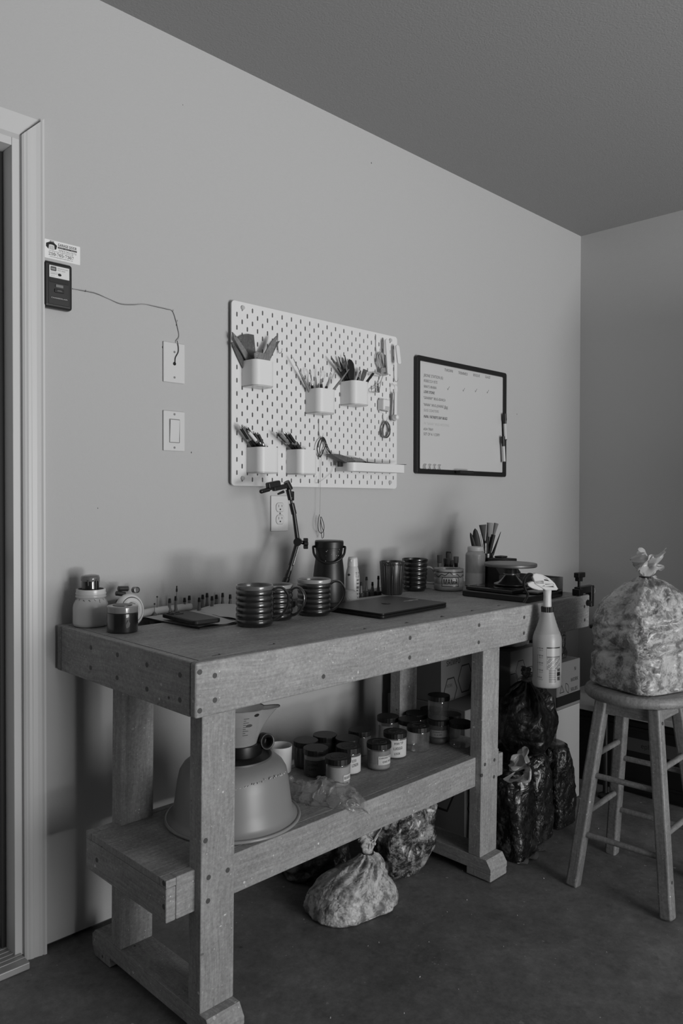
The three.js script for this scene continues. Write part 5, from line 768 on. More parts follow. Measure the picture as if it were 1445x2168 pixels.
  part(o, 'trigger', strap([[-30, 234], [-40, 236], [-48, 228], [-50, 216], [-47, 204], [-42, 196], [-44, 186], [-50, 176]].map(([x, y]) => V(x * u, y * u, 0)), 5.5 * u, 3.6 * u, V(0, 0, 1), 36, 12, (q) => 1 - 0.3 * q), mInk, 'black trigger');
}
// ---------------------------------------------------------------- on the lower shelf
{ // upturned enamel basin
  const u0 = 0.226, C = bench(u0 + 0.05, SHELF, -0.232), m = mpp(C), r = 0.166, o = thing('enamel_basin', 'large upturned grey enamel basin on the lower shelf', 'basin'); o.position.copy(C); o.quaternion.copy(BQ);
  const mE = new THREE.MeshPhysicalMaterial({ color: new THREE.Color(0.25, 0.25, 0.25), roughness: 0.42, clearcoat: 0.35, clearcoatRoughness: 0.34 });
  const H = 0.150; part(o, 'bowl', lathe([[r * 0.985, 0.004], [r * 0.93, 0.012], [r * 0.885, 0.02], [r * 0.855, 0.05], [r * 0.82, 0.095], [r * 0.79, 0.118], [r * 0.74, 0.132], [r * 0.66, 0.143], [r * 0.56, H]], 72), mE);
  part(o, 'rolled_rim', new THREE.TorusGeometry(r * 0.985, 0.0042, 10, 80).rotateX(Math.PI / 2).translate(0, 0.0045, 0), M(0.28, 0.25));
  part(o, 'foot_ring', lathe([[r * 0.565, H - 0.004], [r * 0.575, H + 0.004], [r * 0.555, H + 0.006], [r * 0.53, H - 0.002], [0, H - 0.003]], 64), M(0.09, 0.45));
  const q = rng(17); const pts = []; for (let i = 0; i < 60; i++) { const a = -0.2 + q() * 1.35, y = 0.118 + 0.008 * Math.sin(a * 3) + (q() - 0.5) * 0.004; pts.push(new THREE.SphereGeometry(0.0006 + 0.0016 * q(), 5, 4).translate(Math.sin(a - 0.5) * r * 0.787, y, Math.cos(a - 0.5) * r * 0.787)); }
  part(o, 'clay_splashes', merge(pts), M(0.5, 0.8), 'pale splashes of dried clay');
  // on the basin: a coil of black tape rolls, and the measuring jug
  const top = (x, z, h = 0) => C.clone().add(V(x, H + 0.0065 + h, z));
  const roll = (label, P, R, w, tilt) => { const t = single('tape_roll', label, 'tape', lathe([[R * 0.5, 0], [R * 0.97, 0], [R, 0.001], [R, w - 0.001], [R * 0.97, w], [R * 0.5, w], [R * 0.5, 0]], 36), M(0.006, 0.35), P); t.rotation.set(...tilt); };
  roll('glossy black roll lying on the upturned basin under the jug', top(0.01, 0.012), 0.056, 0.028, [0, 0, 0]); roll('black roll standing on edge beside the measuring jug', top(0.062, 0.040, 0.026), 0.020, 0.024, [1.3, 0.9, 0.2]);
  const j = thing('measuring_jug', 'clear plastic measuring jug with a pouring lip on the upturned basin', 'jug'); j.position.copy(top(0.004, 0.014, 0.0285)); j.rotation.y = 0;
  const mJ = new THREE.MeshPhysicalMaterial({ color: new THREE.Color(0.55, 0.55, 0.55), roughness: 0.22, transmission: 0.5, thickness: 0, ior: 1.45, side: THREE.DoubleSide, bumpMap: T.grain, bumpScale: 0.0005 });
  const JH = 0.088, wall = (k) => surf((s, t) => { const a = s * Math.PI * 2, lip = smooth(0.93, 1, Math.cos(a - 0.785)) * t * t, rr = lerp(0.047, 0.067, t) * k + lip * 0.036; return V(Math.cos(a) * rr, t * JH + lip * 0.004 - (t > 0.98 ? 0.004 * Math.cos(a) : 0), Math.sin(a) * rr); }, 72, 22);
  part(j, 'wall', wall(1), mJ); part(j, 'base', new THREE.CylinderGeometry(0.0435, 0.043, 0.003, 48).translate(0, 0.0015, 0), mJ);
  part(j, 'rim', (() => { const p = []; for (let i = 0; i < 60; i++) { const a = i / 60 * Math.PI * 2, lip = smooth(0.93, 1, Math.cos(a - 0.785)), rr = 0.067 + lip * 0.036; p.push(V(Math.cos(a) * rr, JH + lip * 0.004 - 0.004 * Math.cos(a), Math.sin(a) * rr)); } return tube(p, 0.0012, 120, 6, true); })(), M(0.22, 0.3));
  part(j, 'clay_slip', lathe([[0, 0.004], [0.0425, 0.004], [0.0455, 0.020], [0.0438, 0.0215], [0, 0.018]], 40), M(0.06, 0.5), 'dark slip left in the jug');
  const sc = []; for (let i = 0; i < 9; i++) { const a = 1.9, rr = lerp(0.047, 0.067, 0.35 + i * 0.06) + 0.0006; sc.push(box(-0.006, i % 2 ? 0 : 0.007, -0.0006, 0.0006, 0, 0.0004, 0).rotateY(Math.PI / 2 - a).translate(Math.cos(a) * rr, (0.35 + i * 0.06) * JH, Math.sin(a) * rr)); }
  part(j, 'scale_print', merge(sc), mInk); for (const [t, a] of [[0.62, 1.75], [0.88, 1.45]]) { const rr = lerp(0.047, 0.067, t) + 0.0006; part(j, 'scale_mark', new THREE.CylinderGeometry(0.008, 0.008, 0.0005, 20).scale(1, 1, 0.45).rotateX(Math.PI / 2).rotateY(Math.PI / 2 - a).translate(Math.cos(a) * rr, t * JH, Math.sin(a) * rr), mInk); }
}
{ // white cup behind the basin
  const P = bench(...(() => { const b = toBench(onShelf(580, 1574, 0.075)); return [b.x, SHELF + 0.0005, Math.max(b.z, -0.385)]; })()), o = thing('white_cup', 'plain white cup standing between the basin and the jars', 'cup'); o.position.copy(P); o.quaternion.copy(BQ);
  part(o, 'body', lathe([[0, 0], [0.030, 0], [0.0325, 0.003], [0.0345, 0.075], [0.034, 0.0765], [0.0325, 0.075], [0.0305, 0.006], [0, 0.005]], 48), M(0.72, 0.35));
}
// clear jars with black lids
{
  const lids = new Map(), mLid = M(0.007, 0.45), mPlastic = new THREE.MeshPhysicalMaterial({ color: new THREE.Color(0.9, 0.9, 0.9), roughness: 0.06, transmission: 0.94, thickness: 0, ior: 1.5, clearcoat: 1, clearcoatRoughness: 0.05 });
  const label = (lines, w = 256, h = 160, tone = 190) => new THREE.MeshStandardMaterial({ map: canvasTex(w, h, (g) => { g.fillStyle = grey(tone); g.fillRect(0, 0, w, h); g.fillStyle = grey(25); lines.forEach(([s, x, y, f]) => { g.font = `bold ${f}px sans-serif`; g.save(); g.translate(x, y); g.rotate(-0.06); g.fillText(s, 0, 0); g.restore(); }); }), roughness: 0.7 });
  const JH = 0.0765, R = 0.0345;
  const arc = (r, y0, y1, a0, a1) => surf((s, t) => { const a = lerp(a0, a1, s); return V(Math.sin(a) * r, lerp(y0, y1, t), Math.cos(a) * r); }, 16, 2);
  const list = []; const jar = (px, py, o = {}) => { const q = toBench(onShelf(px, py, JH)); const e = { u: clamp(q.x, 0.2, 1.18), w: q.z, o }; list.push(e); return e; };
  function settle() { for (let it = 0; it < 400; it++) { for (let i = 0; i < list.length; i++) for (let k = i + 1; k < list.length; k++) { const a = list[i], b = list[k]; if (a.o.on || b.o.on) continue; const du = b.u - a.u, dw = b.w - a.w, d = Math.hypot(du, dw) || 1e-4, m = 0.0735; if (d < m) { const f = (m - d) / d / 2; a.u -= du * f; a.w -= dw * f; b.u += du * f; b.w += dw * f; } } for (const e of list) { e.u = Math.min(e.u, 1.185); e.w = clamp(e.w, e.u > 1.03 && e.u < 1.2 ? -0.328 : -0.369, e.u > 1.03 ? -0.128 : -0.105); } } for (const e of list) build(e); }
  function build({ u, w, o }) {
    if (o.on) { u = o.on.u; w = o.on.w; } const P = bench(u, SHELF + (o.lift ?? 0) + 0.0006, w), j = thing('lidded_jar', o.label, 'jar', P, o.group); j.quaternion.copy(BQ).multiply(new THREE.Quaternion().setFromAxisAngle(V(0, 1, 0), FACE + (o.turn ?? 0)));
    part(j, 'jar', lathe([[0, 0.0005], [R * 0.9, 0.0005], [R * 0.97, 0.003], [R, 0.008], [R, 0.055], [R * 0.94, 0.0605], [R * 0.94, 0.068]], 40), mPlastic);
    const lid = []; for (let i = 0; i < 48; i++) { const a = i / 48 * Math.PI * 2, k = R * 1.035 + (i % 2 ? 0.0005 : 0); lid.push([Math.cos(a) * k, Math.sin(a) * k]); }
    const l = part(j, 'lid', merge(extrude(lid, 0.0155, 0.0012).rotateX(-Math.PI / 2).translate(0, 0.0605, 0)), mLid); if (o.dust) part(l, 'dried_clay', merge(...[[0, 0, 0.020], [0.012, 0.008, 0.009], [-0.012, 0.01, 0.008]].map(([x, z, k]) => new THREE.TorusGeometry(k, 0.0016, 4, 20).rotateX(Math.PI / 2).scale(1, 0.25, 1).translate(x, 0.0760, z))), M(0.05, 0.8));
    if (o.fill) part(j, 'contents', lathe([[0, 0.0025], [R * 0.93, 0.0025], [R * 0.965, 0.008], [R * 0.965, o.fill], [R * 0.8, o.fill + 0.002], [0, o.fill + 0.001]], 36), o.fm ?? M(0.3, 0.7));
    if (o.smear) part(j, 'smear', arc(R * 0.975, o.smear[0], o.smear[1], o.smear[2], o.smear[3]), M(0.22, 0.6, { side: THREE.DoubleSide }), 'dried glaze inside the jar');
    if (o.tape) part(j, 'label', arc(R * 1.012, o.tape[0], o.tape[1], o.tape[2], o.tape[3]), o.tm);
    return j;
  }
  const dark = M(0.01, 0.5), grp = 'dark filled jars on the lower shelf', grp2 = 'empty clear jars at the leg end of the lower shelf';
  jar(625.5, 1560.2, { label: 'dark filled jar nearest the white cup on the lower shelf', fill: 0.058, fm: dark, group: grp });
  jar(664, 1544.2, { label: 'dark filled jar at the wall side of the shelf between two dark jars', fill: 0.058, fm: dark, group: grp, back: 0.01 });
  jar(713, 1557.6, { label: 'dark filled jar in the middle row beside the swirled lid jar', fill: 0.058, fm: dark, group: grp });
  jar(761.5, 1544, { label: 'dark filled jar behind the jar with the white taped label', fill: 0.058, fm: dark, group: grp });
  jar(665, 1580, { label: 'grey labelled jar of dark glaze behind the crumpled clear bag', fill: 0.046, fm: M(0.015, 0.5), tape: [0.008, 0.046, -1.0, 0.9], tm: label([['STONE', 40, 60, 40], ['GREY', 60, 110, 34]], 256, 160, 70), smear: [0.048, 0.058, -1.4, 1.4] });
  jar(738, 1578.4, { label: 'swirled lid jar with a white paper label beside the front jar', dust: 1, fill: 0.05, fm: M(0.3, 0.7), tape: [0.006, 0.053, 0.1, 1.45], tm: label([['ICED', 30, 50, 34], ['LINEN', 28, 96, 40]], 256, 160, 200) });
  jar(715.4, 1601.3, { label: 'front jar of pale glaze leaning against the crumpled bag', dust: 1, fill: 0.052, fm: M(0.36, 0.7), tape: [0.018, 0.034, 0.35, 1.2], tm: label([['RAKU', 20, 100, 90]], 256, 128, 205), turn: 0.1 });
  jar(802, 1570, { label: 'jar of pale glaze with a torn label reading ONE RED', dust: 1, fill: 0.020, fm: M(0.26, 0.7), smear: [0.02, 0.056, -1.4, 1.5], tape: [0.018, 0.043, -0.1, 1.2], tm: label([['CHROME TIP', 14, 50, 38], ['ONE RED', 70, 116, 46]], 256, 150, 195) });
  jar(836, 1547.5, { label: 'white jar lettered in black beside the torn label jar', fill: 0.055, fm: M(0.5, 0.7), tape: [0.005, 0.056, -0.9, 1.3], tm: label([['PINK TIP', 110, 40, 30], ['LUGGO', 100, 90, 36], ['LOOK', 110, 136, 30]], 320, 160, 205), dust: 1 });
  jar(797.6, 1507, { label: 'clear jar with pale dregs at the wall side of the shelf', smear: [0.004, 0.05, -1.2, 0.4], back: 0.02, group: grp2 });
  jar(845, 1518.7, { label: 'clear jar behind the white lettered jar', smear: [0.004, 0.05, -0.6, 0.8], group: grp2 });
  jar(866, 1501.6, { label: 'clear jar at the foot of the rear leg', smear: [0.01, 0.04, 0.2, 1.2], group: grp2 });
  jar(883, 1534, { label: 'empty clear jar with a stained lid next to the white lettered jar', dust: 1, group: grp2 });
  const under = jar(932, 1521, { label: 'jar with a paper band under the stacked empty jar', tape: [0.024, 0.046, -1.1, 0.9], tm: label([['COBALT', 60, 50, 30], ['1-2-05', 80, 104, 32]], 256, 140, 120), fill: 0.018, fm: dark });
  jar(932, 1521, { on: under, lift: 0.0768, label: 'empty clear jar stacked on the banded jar' });
  jar(970.5, 1527, { label: 'clear jar tucked against the front leg of the bench', group: grp2 }); jar(976, 1503.5, { label: 'dark jar behind the stacked jars at the end of the shelf', fill: 0.05, fm: dark }); jar(905, 1494, { label: 'dark jar behind the banded jar on the lower shelf', fill: 0.05, fm: dark }); settle();
}
{ // crumpled clear bag lying on the shelf and hanging over its edge
  const g = surf((s, t) => { // s along the bag from the basin to the shelf edge, t around it
    const a = t * Math.PI * 2, k = Math.sin(clamp(0.06 + s * 0.98, 0, 1) * Math.PI) ** 0.35, half = lerp(0.030, 0.058, s) * k, hgt = lerp(0.052, 0.044, s) * k * (1 + 0.5 * N3(s * 4, t * 3, 8));
    const n = N3(s * 6, t * 5, 1) * 0.010 + N3(s * 14, t * 11, 4) * 0.004, along = lerp(0, 1, s), cu = lerp(0.455, 0.555, along), cw = lerp(-0.255, -0.045, along);
    const u = cu + Math.cos(a) * half * 0.90 + n, w = cw - Math.cos(a) * half * 0.42 + n; let v = Math.sin(a) > 0 ? 0.0015 + Math.sin(a) ** 0.8 * hgt + 0.004 * Math.abs(N3(s * 12, t * 9, 3)) : 0.0008;
    const over = Math.max(0, w + 0.062); return bench(u, SHELF + v - over * 0.9, w);
  }, 70, 48);
  single('clear_bag', 'crumpled clear plastic bag lying over the front of the lower shelf', 'bag', g, new THREE.MeshPhysicalMaterial({ color: new THREE.Color(0.85, 0.85, 0.85), roughness: 0.1, transmission: 0.88, thickness: 0, ior: 1.4, side: THREE.DoubleSide, bumpMap: T.crinkle, bumpScale: 0.006 }), V(0, 0, 0));
}
// ---------------------------------------------------------------- bagged clay
function clayTex(seed, lo, hi, cover) { return dataTex(512, 512, (x, y) => { const w = 0.06 * tile(x, y, 5, 5, seed), n = tile(x + w, y, 5, 7, seed + 1) * 0.55 + tile(x, y + w, 14, 14, seed + 2) * 0.35 + tile(x, y, 40, 40, seed + 3) * 0.3 + tile(x, y, 100, 100, seed + 4) * 0.18; return lerp(lo, hi, smooth(-0.35, 0.35, n + cover)) + 0.02 * tile(x, y, 130, 130, seed + 5); }, true); }
const bagMat = (tex, o = {}) => new THREE.MeshPhysicalMaterial({ map: tex, roughness: 0.5, clearcoat: 0.55, clearcoatRoughness: 0.2, bumpMap: T.crinkle, bumpScale: 0.007, ...o });
const filmMat = (v) => new THREE.MeshPhysicalMaterial({ color: new THREE.Color().setRGB(v, v, v), roughness: 0.2, transmission: 0.35, thickness: 0, clearcoat: 0.6, clearcoatRoughness: 0.1, side: THREE.DoubleSide });
// profile rows [scale, height 0..1]; section goes from boxy at the foot to round at the neck
function bagGeo(p) {
  const rows = new THREE.CatmullRomCurve3(p.rows.map(([r, y], i) => V(r, y, 0)), false, 'centripetal'), NU = 96, NV = 72, s = p.seed ?? 1;
  const g = surf((su, tv) => {
    const q = rows.getPoint(tv), a = su * Math.PI * 2, y = clamp(q.y, 0, 1), e = lerp(p.e ?? 5, 2, smooth(0.35, 0.95, y)), ca = Math.cos(a), sa = Math.sin(a);
    const k = 1 / (Math.abs(ca / p.w) ** e + Math.abs(sa / p.d) ** e) ** (1 / e), up = smooth(0.45, 0.97, y);
    const fold = up * (0.16 * Math.sin(7 * a + s + 1.5 * N2(a * 0.9, s)) + 0.10 * Math.sin(13 * a + 2 * s)) * (1 - smooth(0.985, 1, y) * 0.5);
    let r = q.x * k * (1 + fold * (p.fold ?? 1));
    const X0 = ca * r, Z0 = sa * r, n = (p.amp ?? 0.008), edge = y < 0.02 ? 0 : 1;
    const d = edge * (n * N3(X0 * 9 + s, y * p.h * 9, Z0 * 9) + n * 0.55 * (1 - 2 * Math.abs(N3(X0 * 22, y * p.h * 22 + s, Z0 * 22))));
    const dent = p.dent ? p.dent(a, y) : 0; r += (q.x > 0.05 ? d : 0) + dent;
    const P = V(ca * r + (p.lean?.[0] ?? 0) * up * p.h, y * p.h + (y > 0.02 ? 0 : 0), sa * r + (p.lean?.[1] ?? 0) * up * p.h); P.u = su * 2 * Math.PI * (p.w + p.d) / 2 / 0.45; P.v = (tv * p.h * 1.3) / 0.45; return P;
  }, NU, NV);
  const q = boxUV(weld(g), 1), uv = q.attributes.uv; for (let i = 0; i < uv.count; i++) uv.setXY(i, uv.getX(i) / 0.36 + s * 0.37, uv.getY(i) / 0.36); return q;
}
function tuftGeo(r, R, h, s, n = 5) { return surf((su, t) => { const a = su * Math.PI * 2, k = lerp(r, R, t ** 0.8) * (1 + t * (0.52 * Math.cos(2 * a + s) + 0.34 * Math.cos(n * a + 2 * s) + 0.14 * Math.cos(9 * a + s))), y = h * t * (1 + 0.42 * t * Math.cos(2 * a + s + 0.7) + 0.15 * Math.cos(5 * a)) - 0.25 * h * smooth(0.6, 1, t) * (0.5 + 0.5 * Math.cos(3 * a - s)); const c = t * R * 0.35, nx = N3(Math.cos(a) * 1.7, t * 2.5, Math.sin(a) * 1.7 + s) * c, nz = N3(Math.cos(a) * 1.7 + 5, t * 2.5, Math.sin(a) * 1.7 - s) * c; return V(Math.cos(a) * k + 0.012 * t * Math.sin(s) + nx, y + nz * 0.6, Math.sin(a) * k * 0.8 + nz); }, 64, 16); }
function clayBag(label, P, yaw, p, mat, o = {}) {
  const b = thing('clay_bag', label, 'bag', P); b.rotation.y = yaw; part(b, 'bag', bagGeo(p), mat);
  if (o.tuft) { const [r, R, h, s, n, m] = o.tuft, t = part(b, 'tied_top', weld(tuftGeo(r, R, h, s, n)), m); t.position.set((p.lean?.[0] ?? 0) * p.h, p.h * 0.985, (p.lean?.[1] ?? 0) * p.h); part(b, 'tie', new THREE.TorusGeometry(r * 1.12, 0.0022, 6, 28).rotateX(Math.PI / 2).translate((p.lean?.[0] ?? 0) * p.h, p.h * 0.985, (p.lean?.[1] ?? 0) * p.h), mInk); }
  return b;
}
const sack = (neck) => [[0.001, 0], [0.6, 0], [0.92, 0.0], [1.0, 0.04], [1.02, 0.15], [1.01, 0.35], [1.0, 0.5], [0.97, 0.62], [0.86, 0.74], [0.62, 0.85], [0.36, 0.93], [neck, 0.985], [neck, 1.0]];
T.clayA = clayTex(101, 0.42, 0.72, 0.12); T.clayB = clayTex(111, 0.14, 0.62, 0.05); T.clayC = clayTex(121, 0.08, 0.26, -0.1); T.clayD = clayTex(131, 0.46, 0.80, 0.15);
// ---------------------------------------------------------------- stool with its bag of clay
const SC = V(0.857, floorY(0.9), 0.9), SH = 0.598;
{
  const o = thing('wooden_stool', 'round seated wooden stool with splayed legs and two rows of rungs', 'stool', SC), mS = new THREE.MeshStandardMaterial({ map: T.stool, color: new THREE.Color(1, 1, 1), roughness: 0.5, bumpMap: T.woodBump, bumpScale: 0.0005 });
  const seat = boxUV(lathe([[0, SH - 0.034], [0.140, SH - 0.034], [0.150, SH - 0.031], [0.157, SH - 0.022], [0.1575, SH - 0.013], [0.153, SH - 0.004], [0.145, SH], [0.09, SH - 0.001], [0, SH - 0.002]], 64), 0, [0.1, 0.3]); part(o, 'seat', seat, mS);
  const foot = { a: V(-0.150, 0, -0.132), b: V(-0.140, 0, 0.148), c: V(0.140, 0, -0.150), d: V(0.150, 0, 0.140) }, top = (f) => V(f.x * 0.56, SH - 0.036, f.z * 0.56);
  const legAt = (f, y) => f.clone().lerp(top(f), y / (SH - 0.036));
  for (const k of ['a', 'b', 'c', 'd']) {
    const f = foot[k], tp = top(f), d = tp.clone().sub(f), L = d.length(), g = boxUV(new RoundedBoxGeometry(0.036, L, 0.036, 2, 0.007).translate(0, L / 2, 0), 1, [f.x * 3, f.z * 5]);
    const m = part(o, 'leg', g, mS); m.position.copy(f); m.quaternion.setFromUnitVectors(V(0, 1, 0), d.normalize());
    const q = legAt(f, 0.085), out = V(f.x, 0, f.z).normalize(); part(o, 'plug', rod(legAt(f, 0.10).addScaledVector(V(0, 0, Math.sign(f.z)), 0.0172), legAt(f, 0.10).addScaledVector(V(0, 0, Math.sign(f.z)), 0.0192), 0.0045, 0.0045, 12), mPlug);
    part(o, 'plug', rod(legAt(f, SH - 0.075).addScaledVector(V(0, 0, Math.sign(f.z)), 0.0172), legAt(f, SH - 0.075).addScaledVector(V(0, 0, Math.sign(f.z)), 0.0195), 0.005, 0.005, 12), mPlug);
  }
  const rung = (p, q, y) => part(o, 'rung', boxUV(rod(legAt(foot[p], y), legAt(foot[q], y), 0.0085, 0.0085, 14), 1), mS);
  rung('a', 'b', 0.158); rung('a', 'b', 0.335); rung('c', 'd', 0.158); rung('c', 'd', 0.335); rung('a', 'c', 0.215); rung('a', 'c', 0.39); rung('b', 'd', 0.215); rung('b', 'd', 0.39);
  for (const [p, q] of [['a', 'b'], ['a', 'c'], ['b', 'd'], ['c', 'd']]) { const A = legAt(foot[p], SH - 0.056), B = legAt(foot[q], SH - 0.056), d = B.clone().sub(A), g = boxUV(box(0, d.length(), -0.02, 0.0195, -0.009, 0.009, 0.001), 0, [A.x, A.z]); const m = part(o, 'apron', g, mS); m.position.copy(A); m.rotation.y = -Math.atan2(d.z, d.x); }
}
{
  const P = SC.clone().add(V(0.012, SH + 0.0006, 0.012));
  clayBag('big clear bag of pale clay tied at the top on the stool', P, -0.28, { w: 0.128, d: 0.112, h: 0.335, e: 5, seed: 3, amp: 0.010, fold: 0.9, rows: [[0.001, 0], [0.6, 0], [0.9, 0.0], [0.98, 0.05], [1.02, 0.16], [1.0, 0.32], [1.05, 0.42], [1.06, 0.55], [1.04, 0.66], [0.92, 0.78], [0.66, 0.88], [0.36, 0.95], [0.17, 0.985], [0.15, 1.0]], lean: [0.01, 0.0], dent: (a, y) => -0.013 * smooth(0.04, 0, Math.abs(y - 0.36 - 0.07 * Math.sin(a))) - 0.010 * smooth(0.03, 0, Math.abs(y - 0.60 - 0.05 * Math.sin(a + 1))) }, bagMat(T.clayA, { bumpScale: 0.008 }), { tuft: [0.017, 0.052, 0.062, 2.1, 5, filmMat(0.62)] });
}
// ---------------------------------------------------------------- bags on the floor
const floorAt = (x, z) => V(x, floorY(z) + 0.0008, z);
clayBag('pale tied bag of clay slumped on the floor in front', floorAt(0.142, 0.388), -0.12, { w: 0.130, d: 0.096, h: 0.136, e: 3, seed: 5, amp: 0.007, fold: 0.9, rows: [[0.001, 0], [0.7, 0], [0.97, 0.0], [1.04, 0.06], [1.02, 0.18], [0.93, 0.34], [0.78, 0.52], [0.58, 0.70], [0.38, 0.84], [0.22, 0.94], [0.12, 0.985], [0.11, 1]], lean: [0.42, 0.02] }, bagMat(T.clayD, { clearcoat: 0.25 }), { tuft: [0.015, 0.026, 0.052, 0.6, 4, new THREE.MeshPhysicalMaterial({ map: T.clayD, roughness: 0.5, clearcoat: 0.3, side: THREE.DoubleSide })] });
clayBag('mottled clay bag folded over on itself beside the slumped bag', floorAt(0.392, 0.345), -0.25, { w: 0.094, d: 0.094, h: 0.285, e: 3.4, seed: 8, amp: 0.010, fold: 0.5, rows: [[0.001, 0], [0.45, 0], [0.62, 0.02], [0.85, 0.14], [1.0, 0.30], [1.04, 0.5], [1.0, 0.66], [1.06, 0.72], [1.0, 0.84], [0.80, 0.94], [0.45, 0.985], [0.001, 1.0]] }, bagMat(T.clayB, { bumpScale: 0.012, clearcoat: 0.8 }));
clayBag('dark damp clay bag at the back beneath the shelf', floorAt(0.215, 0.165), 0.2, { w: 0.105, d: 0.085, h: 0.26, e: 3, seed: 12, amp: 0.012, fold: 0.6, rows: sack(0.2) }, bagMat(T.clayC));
// blocks of clay in clear film, standing in a row under the overhanging end
{
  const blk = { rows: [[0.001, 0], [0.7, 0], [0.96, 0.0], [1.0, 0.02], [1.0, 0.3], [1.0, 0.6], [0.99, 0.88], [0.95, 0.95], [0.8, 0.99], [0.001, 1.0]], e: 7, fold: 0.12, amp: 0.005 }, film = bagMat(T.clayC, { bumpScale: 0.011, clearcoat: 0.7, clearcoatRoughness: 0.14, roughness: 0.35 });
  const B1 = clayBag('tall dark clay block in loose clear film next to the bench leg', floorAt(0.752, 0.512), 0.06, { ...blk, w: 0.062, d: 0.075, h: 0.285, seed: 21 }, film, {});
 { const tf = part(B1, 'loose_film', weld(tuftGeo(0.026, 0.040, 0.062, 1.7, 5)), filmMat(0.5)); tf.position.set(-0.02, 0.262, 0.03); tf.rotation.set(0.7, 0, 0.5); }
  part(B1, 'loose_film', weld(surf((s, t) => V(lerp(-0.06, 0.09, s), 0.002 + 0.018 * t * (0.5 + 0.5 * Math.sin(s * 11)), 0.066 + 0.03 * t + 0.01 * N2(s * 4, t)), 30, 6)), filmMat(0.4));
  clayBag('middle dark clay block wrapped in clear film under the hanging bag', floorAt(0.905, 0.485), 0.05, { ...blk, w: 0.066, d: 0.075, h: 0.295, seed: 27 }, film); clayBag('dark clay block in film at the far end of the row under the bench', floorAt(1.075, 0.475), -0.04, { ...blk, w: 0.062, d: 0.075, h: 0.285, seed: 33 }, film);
  // dark bag resting on the blocks
  clayBag('dark gathered bag lying on the wrapped clay blocks', V(0.895, 0.2955, 0.492), 0.3, { w: 0.112, d: 0.085, h: 0.235, e: 3, seed: 41, amp: 0.008, fold: 1.5, rows: [[0.001, 0], [0.5, 0], [0.75, 0.02], [0.98, 0.18], [1.04, 0.38], [0.98, 0.58], [0.8, 0.76], [0.5, 0.9], [0.2, 0.985], [0.18, 1.0]] }, bagMat(T.clayC, { color: new THREE.Color(0.45, 0.45, 0.45), bumpScale: 0.006, clearcoatRoughness: 0.2 }), { tuft: [0.018, 0.034, 0.030, 1.1, 4, filmMat(0.2)] });
}
